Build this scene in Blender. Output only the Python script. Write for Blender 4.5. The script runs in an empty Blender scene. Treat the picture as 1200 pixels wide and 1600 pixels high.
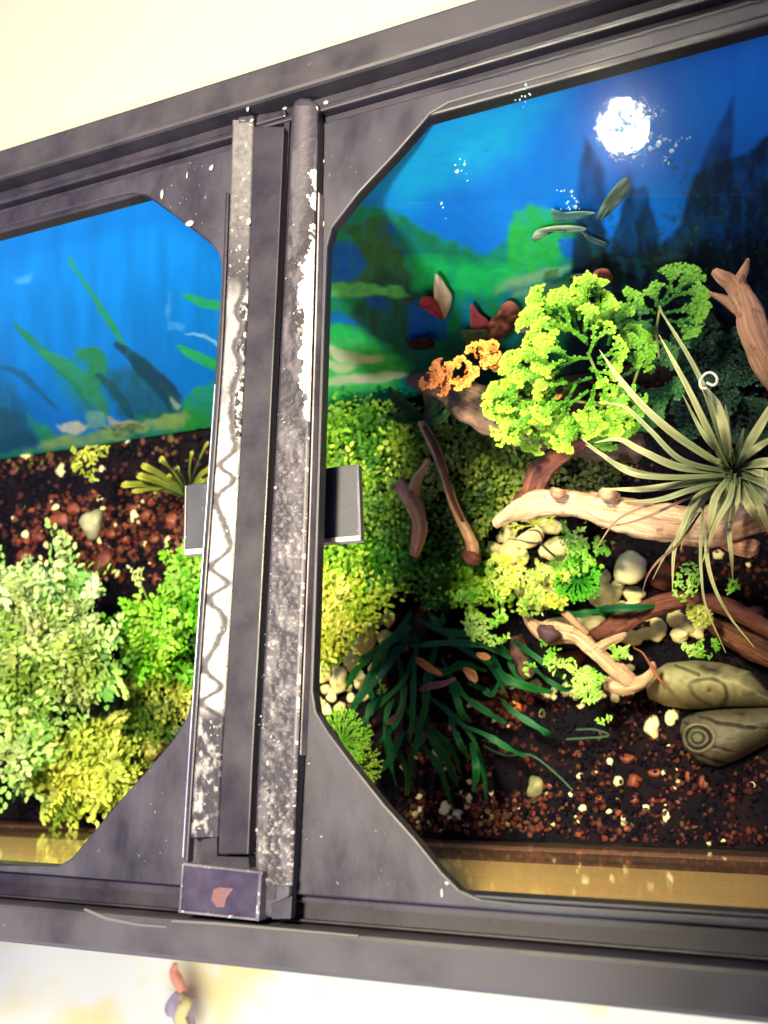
import bpy, math, random
import numpy as np
from mathutils import Vector, Matrix, noise as mnoise
random.seed(7); RNG = np.random.default_rng(7)
C = bpy.context.scene.collection
sc = bpy.context.scene

# ---------------------------------------------------------------- camera (solved from the frame's vanishing points)
F = 1512.0; PP = (600.0, 800.0); H = 0.2735
AX = np.array([0.91447, -0.09348, -0.39370]); AX /= np.linalg.norm(AX)      # world X seen from the camera (right, down, forward)
AY = np.array([0.01315, -0.96557, 0.25981]); AY -= AX*AX.dot(AY); AY /= np.linalg.norm(AY)
AZ = np.cross(AX, AY)
if AZ[2] > 0: AZ = -AZ
cam_d = bpy.data.cameras.new('camera'); cam = bpy.data.objects.new('camera', cam_d); C.objects.link(cam)
R = Matrix(((AX[0], -AX[1], -AX[2]), (AY[0], -AY[1], -AY[2]), (AZ[0], -AZ[1], -AZ[2])))
cam.matrix_world = Matrix.Translation((0, 0, H)) @ R.to_4x4()
cam_d.sensor_fit = 'VERTICAL'; cam_d.sensor_height = 36; cam_d.lens = 36*F/1600
cam_d.clip_start = 0.01; cam_d.clip_end = 50
cam_d.dof.use_dof = True; cam_d.dof.focus_distance = 0.37; cam_d.dof.aperture_fstop = 15
sc.camera = cam

def P(px, py, z=0.0):
    """point of the plane at height z that the photo shows at (px, py)"""
    q = np.array([px-PP[0], py-PP[1], F]); w = np.array([q@AX, q@AY, q@AZ])
    t = (z-H)/w[2]; return Vector((w[0]*t, w[1]*t, z))
def PW(px, py, y):
    q = np.array([px-PP[0], py-PP[1], F]); w = np.array([q@AX, q@AY, q@AZ])
    t = y/w[1]; return Vector((w[0]*t, y, H+w[2]*t))
def PROJ(v):
    v = np.asarray(v, float); d = v - np.array([0, 0, H])
    x = d@np.array([AX[0], AY[0], AZ[0]]); y = d@np.array([AX[1], AY[1], AZ[1]]); z = d@np.array([AX[2], AY[2], AZ[2]])
    return PP[0]+F*x/z, PP[1]+F*y/z
def K(px, py, z):
    return (P(px+1, py, z)-P(px, py, z)).length*0.93
FLOOR = -0.934*H
YB = P(0, 347, 0).y
YF = P(750, 1405, 0).y - 0.0005

# ---------------------------------------------------------------- world, lights, exposure
w = bpy.data.worlds.new('World'); sc.world = w; w.use_nodes = True
w.node_tree.nodes['Background'].inputs[0].default_value = (0.12, 0.07, 0.62, 1)
w.node_tree.nodes['Background'].inputs[1].default_value = 0.50
sc.view_settings.view_transform = 'Standard'; sc.view_settings.look = 'None'
sc.view_settings.exposure = 0; sc.view_settings.gamma = 1
def area(name, loc, target, size, power, col, shape='DISK', spread=math.pi):
    l = bpy.data.lights.new(name, 'AREA'); l.shape = shape; l.size = size; l.energy = power; l.color = col; l.spread = spread
    o = bpy.data.objects.new(name, l); C.objects.link(o); o.location = loc
    o.rotation_euler = (Vector(target)-Vector(loc)).to_track_quat('-Z', 'Y').to_euler(); return o
def spot(name, loc, target, power, col, angle, blend, size):
    l = bpy.data.lights.new(name, 'SPOT'); l.energy = power; l.color = col; l.spot_size = math.radians(angle); l.spot_blend = blend
    l.shadow_soft_size = size
    o = bpy.data.objects.new(name, l); C.objects.link(o); o.location = loc
    o.rotation_euler = (Vector(target)-Vector(loc)).to_track_quat('-Z', 'Y').to_euler(); return o
LIDZ = -0.0035
hit = P(975, 200, LIDZ); rd = Vector(hit)-Vector((0, 0, H)); rd.z = -rd.z; rd.normalize()
lamp_loc = hit + rd*0.33
area('bulb_light', lamp_loc, hit, 0.030, 0.09, (1.0, 0.93, 0.74), spread=math.radians(55))
area('tank_light', (-0.115, 0.18, 0.60), (-0.12, 0.10, FLOOR), 0.12, 20.0, (1.0, 0.90, 0.58))
spot('room_light', (-0.13, -0.55, 0.80), (-0.24, 0.14, -0.02), 40.0, (0.95, 0.96, 1.0), 44, 0.4, 0.03)
area('floor_light', (-0.3, -0.50, 0.10), (-0.3, -0.50, -0.3), 0.7, 8.0, (1.0, 1.0, 0.95), 'SQUARE')
area('shelf_light', (-1.0, 0.35, 0.75), (-0.35, 0.50, -0.05), 0.3, 0.25, (1.0, 1.0, 0.95), 'SQUARE', math.radians(70))

# ---------------------------------------------------------------- materials
def srgb(r, g, b):
    f = lambda c: (c/255/12.92 if c/255 <= 0.04045 else ((c/255+0.055)/1.055)**2.4)
    return (f(r), f(g), f(b), 1)
def mixrgb(a, b, t): return tuple(x*(1-t)+y*t for x, y in zip(a, b))
def nmat(name):
    m = bpy.data.materials.new(name); m.use_nodes = True; nt = m.node_tree
    return m, nt, nt.nodes['Principled BSDF'], nt.nodes, nt.links
def texcoord(nt, scale, stretch=(1, 1, 1)):
    tc = nt.nodes.new('ShaderNodeTexCoord'); mp = nt.nodes.new('ShaderNodeMapping')
    mp.inputs['Scale'].default_value = [scale*s for s in stretch]
    nt.links.new(tc.outputs['Object'], mp.inputs['Vector']); return mp.outputs['Vector']
def noise_node(nt, vec, scale, detail=4, rough=0.6, dist=0.0):
    n = nt.nodes.new('ShaderNodeTexNoise'); n.inputs['Scale'].default_value = scale
    n.inputs['Detail'].default_value = detail; n.inputs['Roughness'].default_value = rough; n.inputs['Distortion'].default_value = dist
    nt.links.new(vec, n.inputs['Vector']); return n.outputs[0]
def ramp(nt, fac, stops):
    r = nt.nodes.new('ShaderNodeValToRGB'); e = r.color_ramp.elements
    e[0].position, e[0].color = stops[0]; e[1].position, e[1].color = stops[-1]
    for p, c in stops[1:-1]:
        x = e.new(p); x.color = c
    nt.links.new(fac, r.inputs[0]); return r.outputs[0]
def mixc(nt, fac, a, b):
    m = nt.nodes.new('ShaderNodeMix'); m.data_type = 'RGBA'
    if hasattr(fac, 'is_linked'): nt.links.new(fac, m.inputs[0])
    else: m.inputs[0].default_value = fac
    for s, v in ((6, a), (7, b)):
        if hasattr(v, 'is_linked'): nt.links.new(v, m.inputs[s])
        else: m.inputs[s].default_value = v
    return m.outputs[2]
def bump(nt, b, h, strength=0.4, dist=0.001):
    n = nt.nodes.new('ShaderNodeBump'); n.inputs['Strength'].default_value = strength; n.inputs['Distance'].default_value = dist
    nt.links.new(h, n.inputs['Height']); nt.links.new(n.outputs[0], b.inputs['Normal'])

def mat_plastic(name, c1, c2, rough=0.45, speck=0.68, speck_c=(0.5, 0.48, 0.5, 1), stretch=(1, 1, 1)):
    m, nt, b, N, L = nmat(name)
    v = texcoord(nt, 1, stretch)
    n1 = noise_node(nt, v, 45, 5, 0.62); n2 = noise_node(nt, v, 420, 3, 0.6); n3 = noise_node(nt, v, 900, 2, 0.5)
    base = ramp(nt, n1, [(0.34, c1), (0.66, c2)])
    base = mixc(nt, ramp(nt, n2, [(speck, (0, 0, 0, 1)), (speck+0.1, (1, 1, 1, 1))]), base, speck_c)
    L.new(base, b.inputs['Base Color'])
    rr = ramp(nt, n1, [(0.3, (rough-0.1,)*3+(1,)), (0.7, (rough+0.15,)*3+(1,))]); L.new(rr, b.inputs['Roughness'])
    bump(nt, b, n3, 0.10, 0.0003)
    return m
def mat_attr(name, rough=0.5, transl=0.25, bumpy=0.0, spec=.3):
    m, nt, b, N, L = nmat(name)
    a = N.new('ShaderNodeAttribute'); a.attribute_name = 'col'
    L.new(a.outputs['Color'], b.inputs['Base Color']); b.inputs['Roughness'].default_value = rough
    b.inputs['Specular IOR Level'].default_value = spec
    if transl > 0:
        t = N.new('ShaderNodeBsdfTranslucent'); L.new(a.outputs['Color'], t.inputs['Color'])
        mx = N.new('ShaderNodeMixShader'); mx.inputs[0].default_value = transl
        L.new(b.outputs[0], mx.inputs[1]); L.new(t.outputs[0], mx.inputs[2]); L.new(mx.outputs[0], N['Material Output'].inputs[0])
    if bumpy:
        v = texcoord(nt, 1); bump(nt, b, noise_node(nt, v, 700, 3), bumpy, 0.0006)
    return m
def mat_wood(name, c1, c2, c3, rough=0.6):
    m, nt, b, N, L = nmat(name)
    uv = N.new('ShaderNodeAttribute'); uv.attribute_name = 'grain'
    mp = N.new('ShaderNodeMapping'); mp.inputs['Scale'].default_value = (1.6, 1.6, 1.0); L.new(uv.outputs['Vector'], mp.inputs['Vector'])
    n1 = noise_node(nt, mp.outputs[0], 1.3, 8, 0.72, 1.0)
    v = texcoord(nt, 1); n2 = noise_node(nt, v, 75, 5, 0.65, .6); n3 = noise_node(nt, v, 210, 4, 0.7); n4 = noise_node(nt, v, 950, 3, .6)
    base = ramp(nt, n1, [(0.33, mixrgb(c2, c3, .6)), (0.46, c2), (0.60, c1)])
    base = mixc(nt, ramp(nt, n2, [(0.50, (0, 0, 0, 1)), (0.66, (0.8,)*3+(1,))]), base, c2)
    base = mixc(nt, ramp(nt, n3, [(0.56, (0, 0, 0, 1)), (0.68, (0.75,)*3+(1,))]), base, c3)
    L.new(base, b.inputs['Base Color']); b.inputs['Roughness'].default_value = rough
    ad = N.new('ShaderNodeMath'); ad.operation = 'ADD'; L.new(n1, ad.inputs[0]); L.new(n3, ad.inputs[1])
    a2 = N.new('ShaderNodeMath'); a2.operation = 'MULTIPLY_ADD'; L.new(n4, a2.inputs[0]); a2.inputs[1].default_value = .4; L.new(ad.outputs[0], a2.inputs[2])
    bump(nt, b, a2.outputs[0], 0.75, 0.0014); return m
def mat_stone(name, c1, c2, rough=0.5):
    m, nt, b, N, L = nmat(name)
    v = texcoord(nt, 1); n1 = noise_node(nt, v, 110, 5, 0.6); n2 = noise_node(nt, v, 900, 3)
    oi = N.new('ShaderNodeObjectInfo')
    base = ramp(nt, n1, [(0.35, c1), (0.65, c2)])
    h = N.new('ShaderNodeHueSaturation'); L.new(base, h.inputs['Color'])
    mr = N.new('ShaderNodeMapRange'); L.new(oi.outputs['Random'], mr.inputs[0]); mr.inputs[3].default_value = 0.72; mr.inputs[4].default_value = 1.12
    L.new(mr.outputs[0], h.inputs['Value']); L.new(h.outputs[0], b.inputs['Base Color'])
    b.inputs['Roughness'].default_value = rough; bump(nt, b, n2, 0.3, 0.0005); return m
def mat_plain(name, c, rough=0.5, emit=None):
    m, nt, b, N, L = nmat(name); b.inputs['Base Color'].default_value = c; b.inputs['Roughness'].default_value = rough
    v = texcoord(nt, 1); bump(nt, b, noise_node(nt, v, 300, 3), 0.15, 0.0005); return m
def mat_glass(name, tint=(1, 1, 1, 1), ior=1.5, tintgloss=1.0, rough=0.0):
    m = bpy.data.materials.new(name); m.use_nodes = True; nt = m.node_tree; N = nt.nodes; L = nt.links; N.remove(N['Principled BSDF'])
    fr = N.new('ShaderNodeFresnel'); fr.inputs[0].default_value = ior
    t = N.new('ShaderNodeBsdfTransparent'); t.inputs[0].default_value = tint
    g = N.new('ShaderNodeBsdfGlossy'); g.inputs['Roughness'].default_value = rough; g.inputs[0].default_value = (tintgloss,)*3+(1,)
    g2 = N.new('ShaderNodeBsdfGlossy'); g2.inputs['Roughness'].default_value = .16; g2.inputs[0].default_value = (tintgloss,)*3+(1,)
    gm = N.new('ShaderNodeMixShader'); gm.inputs[0].default_value = .10; L.new(g.outputs[0], gm.inputs[1]); L.new(g2.outputs[0], gm.inputs[2])
    ge = N.new('ShaderNodeNewGeometry'); iv = N.new('ShaderNodeMath'); iv.operation = 'SUBTRACT'; iv.inputs[0].default_value = 1; L.new(ge.outputs['Backfacing'], iv.inputs[1])
    fm = N.new('ShaderNodeMath'); fm.operation = 'MULTIPLY'; L.new(fr.outputs[0], fm.inputs[0]); L.new(iv.outputs[0], fm.inputs[1])
    mx = N.new('ShaderNodeMixShader'); L.new(fm.outputs[0], mx.inputs[0]); L.new(t.outputs[0], mx.inputs[1]); L.new(gm.outputs[0], mx.inputs[2])
    L.new(mx.outputs[0], N['Material Output'].inputs[0])
    n = noise_node(nt, texcoord(nt, 1), 220, 3, 0.6); bn = N.new('ShaderNodeBump'); bn.inputs['Strength'].default_value = 0.06; bn.inputs['Distance'].default_value = 0.0005
    L.new(n, bn.inputs['Height']); L.new(bn.outputs[0], g.inputs['Normal'])
    return m

M_frame = mat_plastic('black_plastic', srgb(24, 20, 34), srgb(36, 32, 46), .45, .74, (.3, .28, .3, 1))
M_flange = mat_plastic('worn_plastic', srgb(34, 30, 40), srgb(47, 43, 53), 0.55, .76, (.3, .28, .3, 1))
M_groove = mat_plastic('deep_black_plastic', srgb(22, 18, 34), srgb(34, 28, 46), 0.5, 0.8)
M_dusty = mat_plastic('dusty_plastic', srgb(22, 18, 32), srgb(46, 42, 57), 0.5, 0.70, (0.22, 0.21, 0.23, 1), (1, 0.5, 1))
M_strip = mat_plastic('satin_plastic', srgb(30, 26, 37), srgb(36, 32, 43), 0.42, 0.8)
M_scale = mat_plastic('limescale_and_reflection', srgb(190, 186, 184), srgb(235, 232, 218), 0.7, 0.7, (0.9, 0.9, 0.85, 1))
M_glass = mat_glass('lid_glass', (0.985, 0.99, 0.99, 1), 1.5, .30)
M_pane = mat_glass('pane_glass', (0.99, 0.99, 0.97, 1), 1.10)
M_leaf = mat_attr('leaf', 0.45, 0.25)
M_leafwet = mat_attr('wet_leaf', 0.5, 0.15, .3, spec=.2)
M_gravel = mat_attr('gravel_stone', 0.8, 0.0, .5, spec=.12)
M_resin = mat_attr('painted_resin', 0.6, 0.0, 0.4)
M_poster = mat_attr('printed_film', 0.55, 0.0)
M_woodpale = mat_wood('pale_driftwood', srgb(236, 208, 172), srgb(204, 158, 124), srgb(126, 78, 62))
M_woodtan = mat_wood('tan_driftwood', srgb(222, 178, 144), srgb(188, 138, 110), srgb(110, 68, 58))
M_woodrose = mat_wood('rose_driftwood', srgb(240, 196, 152), srgb(214, 160, 122), srgb(124, 78, 62))
M_woodred = mat_wood('red_driftwood', srgb(142, 80, 58), srgb(98, 50, 42), srgb(44, 22, 32))
M_cream = mat_stone('cream_stone', srgb(248, 238, 182), srgb(230, 212, 146))
M_white = mat_stone('white_stone', srgb(248, 240, 196), srgb(236, 226, 172))
M_redst = mat_stone('red_stone', srgb(142, 68, 42), srgb(96, 42, 32))
M_grey = mat_stone('grey_stone', srgb(150, 148, 104), srgb(108, 110, 72))
M_brownst = mat_stone('brown_stone', srgb(128, 78, 60), srgb(88, 48, 44))

# ---------------------------------------------------------------- mesh helpers
def link(name, me, mat, parent=None):
    o = bpy.data.objects.new(name, me); C.objects.link(o)
    if mat is not None and not me.materials: me.materials.append(mat)
    if parent is not None: o.parent = parent
    return o
def mesh(name, V, Fc, col=None, smooth=False, grain=None):
    me = bpy.data.meshes.new(name)
    V = np.asarray(V, np.float32)
    if isinstance(Fc, np.ndarray):
        n = Fc.shape[1]; me.vertices.add(len(V)); me.vertices.foreach_set('co', V.ravel())
        me.loops.add(Fc.size); me.loops.foreach_set('vertex_index', Fc.ravel().astype(np.int32))
        me.polygons.add(len(Fc)); me.polygons.foreach_set('loop_start', np.arange(0, Fc.size, n, dtype=np.int32))
        me.update(calc_edges=True)
    else:
        me.from_pydata([tuple(v) for v in V.tolist()], [], Fc); me.update()
    if smooth: me.polygons.foreach_set('use_smooth', [True]*len(me.polygons))
    if col is not None:
        a = me.color_attributes.new('col', 'FLOAT_COLOR', 'POINT'); c = np.ones((len(V), 4), np.float32); c[:, :3] = np.asarray(col)[:, :3]
        a.data.foreach_set('color', c.ravel())
    if grain is not None:
        a = me.attributes.new('grain', 'FLOAT_VECTOR', 'POINT'); a.data.foreach_set('vector', np.asarray(grain, np.float32).ravel())
    return me
def tag(o, label=None, cat=None, group=None, kind=None):
    if label: o['label'] = label
    if cat: o['category'] = cat
    if group: o['group'] = group
    if kind: o['kind'] = kind
    return o
def empty(name, loc, label, cat, group=None):
    o = bpy.data.objects.new(name, None); C.objects.link(o); o.location = loc; o.empty_display_size = 0.01
    return tag(o, label, cat, group)
def rebase(o, loc):
    """put the origin of a thing at its own place"""
    me = o.data; me.transform(Matrix.Translation(-Vector(loc))); o.location = loc; return o
def prism(name, pts, ztop, thick, mat, parent=None, bev=0.0006, at=None):
    """a slab whose top outline is seen at the photo points pts"""
    T = [P(x, y, ztop) for x, y in pts]
    return slab(name, T, thick, mat, parent, bev)
def slab(name, T, thick, mat, parent=None, bev=0.0006):
    area2 = sum(T[i].x*T[(i+1) % len(T)].y-T[(i+1) % len(T)].x*T[i].y for i in range(len(T)))
    if area2 < 0: T = T[::-1]
    n = len(T); V = [tuple(p) for p in T]+[(p.x, p.y, p.z-thick) for p in T]
    Fc = [tuple(range(n)), tuple(range(2*n-1, n-1, -1))]+[(i, i+n, (i+1) % n+n, (i+1) % n) for i in range(n)]
    o = link(name, mesh(name, V, Fc), mat, parent)
    if bev:
        b = o.modifiers.new('b', 'BEVEL'); b.width = bev; b.segments = 2; b.limit_method = 'ANGLE'; b.angle_limit = math.radians(40)
    return o
def box(name, x0, x1, y0, y1, z0, z1, mat, parent=None, bev=0.0006):
    return slab(name, [Vector((x0, y0, z1)), Vector((x1, y0, z1)), Vector((x1, y1, z1)), Vector((x0, y1, z1))], z1-z0, mat, parent, bev)
def catmull(pts, n):
    pts = np.asarray(pts, float); Pp = np.vstack([2*pts[0]-pts[1], pts, 2*pts[-1]-pts[-2]]); out = []
    m = len(pts)-1
    for i in range(m):
        p0, p1, p2, p3 = Pp[i:i+4]
        for t in np.linspace(0, 1, n, endpoint=False):
            out.append(0.5*((2*p1)+(-p0+p2)*t+(2*p0-5*p1+4*p2-p3)*t*t+(-p0+3*p1-3*p2+p3)*t**3))
    out.append(pts[-1]); return np.array(out)
def wood(name, ctrl, mat, parent=None, seed=0, n=12, seg=26, rough=0.22, ridge=0.16, flat=0.85):
    """ctrl: (px, py, z, half width in px)"""
    pw = []
    for x, y, z, r in ctrl:
        p = P(x, y, z); pw.append([p.x, p.y, z, r*K(x, y, z)])
    S = catmull(pw, n); V = []; G = []; L = 0
    up0 = Vector((0, 0, 1))
    for i, s in enumerate(S):
        a = S[max(i-1, 0)][:3]; b = S[min(i+1, len(S)-1)][:3]; t = Vector(b-a).normalized()
        side = t.cross(up0).normalized(); up = side.cross(t)
        if i: L += float(np.linalg.norm(s[:3]-S[i-1][:3]))
        for k in range(seg):
            th = 2*math.pi*k/seg; c, q = math.cos(th), math.sin(th)
            tw = th+L*14
            rr = 1+ridge*mnoise.noise(Vector((math.cos(tw)*1.6+seed*3.1, math.sin(tw)*1.6, L*26)))*2+rough*mnoise.noise(Vector((c*1.2+seed, q*1.2, L*70+seed)))
            if ridge > .05:
                rr += .16*mnoise.noise(Vector((c*4+seed, q*4, L*150)))+.05*mnoise.noise(Vector((c*9, q*9+seed, L*300)))-.55*max(0, mnoise.noise(Vector((math.cos(tw)*3.4+seed*2, math.sin(tw)*3.4, L*16)))-.18)
            r = max(s[3], 1e-4)*rr
            V.append(Vector(s[:3])+side*(c*r)+up*(q*r*flat)); G.append((c*2.2+seed, q*2.2, L*22))
    nr = len(S); Fc = []
    for i in range(nr-1):
        for k in range(seg):
            a = i*seg+k; b = i*seg+(k+1) % seg; Fc.append((a, b, b+seg, a+seg))
    for e, i in ((0, 0), (1, nr-1)):
        t = Vector(S[1][:3]-S[0][:3]) if e == 0 else Vector(S[-1][:3]-S[-2][:3]); t.normalize()
        c = Vector(S[i][:3])+(-t if e == 0 else t)*S[i][3]*0.5; V.append(c); G.append((seed, 0.3, L*e*22)); ci = len(V)-1
        for k in range(seg):
            a = i*seg+k; b = i*seg+(k+1) % seg; Fc.append((b, a, ci) if e == 0 else (a, b, ci))
    return link(name, mesh(name, [tuple(v) for v in V], Fc, smooth=True, grain=G), mat, parent)
_ico = {}
def ico(sub):
    if sub not in _ico:
        import bmesh
        bm = bmesh.new(); bmesh.ops.create_icosphere(bm, subdivisions=sub, radius=1); bm.verts.ensure_lookup_table()
        _ico[sub] = (np.array([v.co[:] for v in bm.verts]), np.array([[v.index for v in f.verts] for f in bm.faces])); bm.free()
    return _ico[sub]
def stone(name, px, py, w_, h_, mat, label, group=None, rot=0, z=FLOOR, hf=0.6, ang=0.25, seed=None, cat='pebble', lift=0.25):
    seed = seed if seed is not None else int(px*7+py)
    V, Fc = ico(3 if max(w_, h_) > 18 else 2); V = V.copy()
    k = K(px, py, z); rx, ry = w_*k/2, h_*k/2; rz = min(rx, ry)*hf*1.25
    out = []
    for v in V:
        n = 1+ang*mnoise.noise(Vector(v*1.1)+Vector((seed*1.7, seed*.3, 0)))*1.8+ang*0.35*mnoise.noise(Vector(v*2.6)+Vector((seed, 3, 1)))
        for q in range(3):   # a few flattened facets
            d = Vector((math.sin(seed*(q+1)), math.cos(seed*1.3*(q+2)), math.sin(seed*.7+q))).normalized(); s = v@np.array(d)
            if s*n > 0.80: n *= 0.80/(s*n)
        out.append(v*n)
    V = np.array(out); V[:, 0] *= rx; V[:, 1] *= ry; V[:, 2] *= rz
    c, s = math.cos(math.radians(-rot)), math.sin(math.radians(-rot)); V[:, :2] = V[:, :2]@np.array([[c, s], [-s, c]])
    o = link(name, mesh(name, V, Fc.copy(), smooth=True), mat); p = P(px, py, z+rz*lift*2); o.location = (p.x, p.y, z+rz*lift*2)
    return tag(o, label, cat, group)
def inpoly(X, Y, poly):
    ins = np.zeros(X.shape, bool); n = len(poly)
    for i in range(n):
        x0, y0 = poly[i]; x1, y1 = poly[(i+1) % n]
        c = ((y0 > Y) != (y1 > Y)) & (X < (x1-x0)*(Y-y0)/((y1-y0) or 1e-9)+x0); ins ^= c
    return ins
def edgedist(X, Y, poly):
    d = np.full(X.shape, 1e9)
    n = len(poly)
    for i in range(n):
        x0, y0 = poly[i]; x1, y1 = poly[(i+1) % n]; dx, dy = x1-x0, y1-y0; L2 = dx*dx+dy*dy+1e-12
        t = np.clip(((X-x0)*dx+(Y-y0)*dy)/L2, 0, 1); d = np.minimum(d, np.hypot(X-x0-t*dx, Y-y0-t*dy))
    return d
_lat = np.random.default_rng(3).random((256, 256))
def vnoise(X, Y, s):
    x = X/s; y = Y/s; xi = np.floor(x).astype(int); yi = np.floor(y).astype(int); fx = x-xi; fy = y-yi
    fx = fx*fx*(3-2*fx); fy = fy*fy*(3-2*fy); g = lambda a, b: _lat[(a*7+b*3) % 256, (b*5+a) % 256]
    g = lambda a, b: _lat[a % 256, b % 256]
    return (g(xi, yi)*(1-fx)+g(xi+1, yi)*fx)*(1-fy)+(g(xi, yi+1)*(1-fx)+g(xi+1, yi+1)*fx)*fy
def fbm(X, Y, s, o=3):
    r = 0; a = 1; t = 0
    for i in range(o): r = r+a*vnoise(X+i*37, Y+i*91, s/2**i); t += a; a *= .5
    return r/t
def lin(c): return np.array(srgb(*c)[:3])
def leaves_mesh(name, pos, nor, size, cols, kind='leaf', aspect=1.4, dirs=None):
    """many little folded leaves: 6 points, 4 faces each"""
    n = len(pos); a = RNG.random(n)*2*np.pi if dirs is None else dirs-np.pi/2
    nor = nor/np.linalg.norm(nor, axis=1)[:, None]
    t = np.cross(nor, np.stack([np.cos(a), np.sin(a), 0.3+0*a], 1)); t /= np.linalg.norm(t, axis=1)[:, None]; b = np.cross(nor, t)
    S = size[:, None]
    prof = [(-1.0*aspect, 0, 0), (-.25, .62, .18), (.75*aspect, .42, .05), (aspect, 0, -.15), (.75*aspect, -.42, .05), (-.25, -.62, .18), (0.1, 0, -.05)]
    V = np.stack([pos+S*0.5*(u*t+v*b+w_*nor) for u, v, w_ in prof], 1).reshape(-1, 3)
    base = np.arange(n)[:, None]*7
    tri = np.array([(0, 6, 1), (1, 6, 2), (2, 6, 3), (3, 6, 4), (4, 6, 5), (5, 6, 0)])
    Fc = (base[:, :, None]+tri[None]).reshape(-1, 3)
    return mesh(name, V, Fc, col=np.repeat(cols, 7, 0))
def leafmass(name, poly, n, px_size, z0, dome, palette, parent=None, mat=None, tilt=0.6, clump=26, cut=0.30, edge=26, seed=0, szvar=0.4, clumph=0.35, sprig=0):
    x0 = min(p[0] for p in poly); x1 = max(p[0] for p in poly); y0 = min(p[1] for p in poly); y1 = max(p[1] for p in poly)
    X = RNG.uniform(x0, x1, n*3); Y = RNG.uniform(y0, y1, n*3)
    wx = X+(vnoise(X+seed*50, Y, 14)-.5)*16; wy = Y+(vnoise(X, Y+seed*50+99, 14)-.5)*16
    cl = fbm(X+seed*131, Y+seed*77, clump, 2); m = inpoly(wx, wy, poly) & (cl > cut)
    X, Y, cl = X[m][:n], Y[m][:n], cl[m][:n]; d = np.clip(edgedist(X, Y, poly)/edge, 0, 1)
    h = dome*(np.sqrt(d)*(1-clumph)+clumph*np.clip((cl-.3)/.4, 0, 1)); z = z0+h*(0.35+0.65*RNG.random(len(X))**0.6)*(.55+.9*np.clip(fbm(X+seed*31+5, Y+400, 9, 2)-.2, 0, .6))
    pos = np.array([P(a, b, c)[:] for a, b, c in zip(X, Y, z)]); k = K(sum(X)/len(X), sum(Y)/len(Y), z0)
    nor = np.stack([RNG.normal(0, tilt, len(X)), RNG.normal(0, tilt, len(X)), np.ones(len(X))], 1)
    sz = px_size*k*(1-szvar/2+szvar*RNG.random(len(X)))
    pal = np.array([lin(c) for c in palette]); t = np.clip((fbm(X+9, Y+seed*17, 40, 2)-.25)*2*(len(pal)-1)+RNG.normal(0, .45, len(X)), 0, len(pal)-1.001)
    i = t.astype(int); f_ = (t-i)[:, None]; cols = (pal[i]*(1-f_)+pal[i+1]*f_)*(.75+.4*RNG.random((len(X), 1)))
    if sprig:
        k0 = k; m_ = sprig; n = len(X); T_ = np.arange(m_)/(m_-1.0)
        a = RNG.random(n)*2*np.pi; rise = RNG.uniform(-.15, .9, n); cur = RNG.normal(0, .5, n); L_ = px_size*RNG.uniform(1.5, 2.8, n)*k0
        aa = a[:, None]+cur[:, None]*T_[None]; sd = np.where(np.arange(m_) % 2 == 0, 1, -1)[None]*(1-.6*T_[None]); sd[:, -1] = 0
        ox = np.cos(aa)*L_[:, None]*T_-np.sin(aa)*sd*px_size*.42*k0; oy = np.sin(aa)*L_[:, None]*T_+np.cos(aa)*sd*px_size*.42*k0
        oz = rise[:, None]*L_[:, None]*T_-(T_**2)*L_[:, None]*.25
        pos = (pos[:, None, :]+np.stack([ox, oy, oz], -1)).reshape(-1, 3); dirs = (aa+sd*.8).ravel()+RNG.normal(0, .2, n*m_)
        nor = np.repeat(nor, m_, 0)+RNG.normal(0, .35, (n*m_, 3)); nor[:, 2] = np.abs(nor[:, 2])+.35
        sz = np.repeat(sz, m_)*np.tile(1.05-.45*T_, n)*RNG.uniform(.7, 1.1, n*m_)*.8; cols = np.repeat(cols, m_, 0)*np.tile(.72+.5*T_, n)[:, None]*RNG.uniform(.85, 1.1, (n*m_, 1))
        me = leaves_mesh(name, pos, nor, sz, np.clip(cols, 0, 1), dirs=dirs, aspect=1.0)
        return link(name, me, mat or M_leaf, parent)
    me = leaves_mesh(name, pos, nor, sz, cols); return link(name, me, mat or M_leaf, parent)
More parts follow.
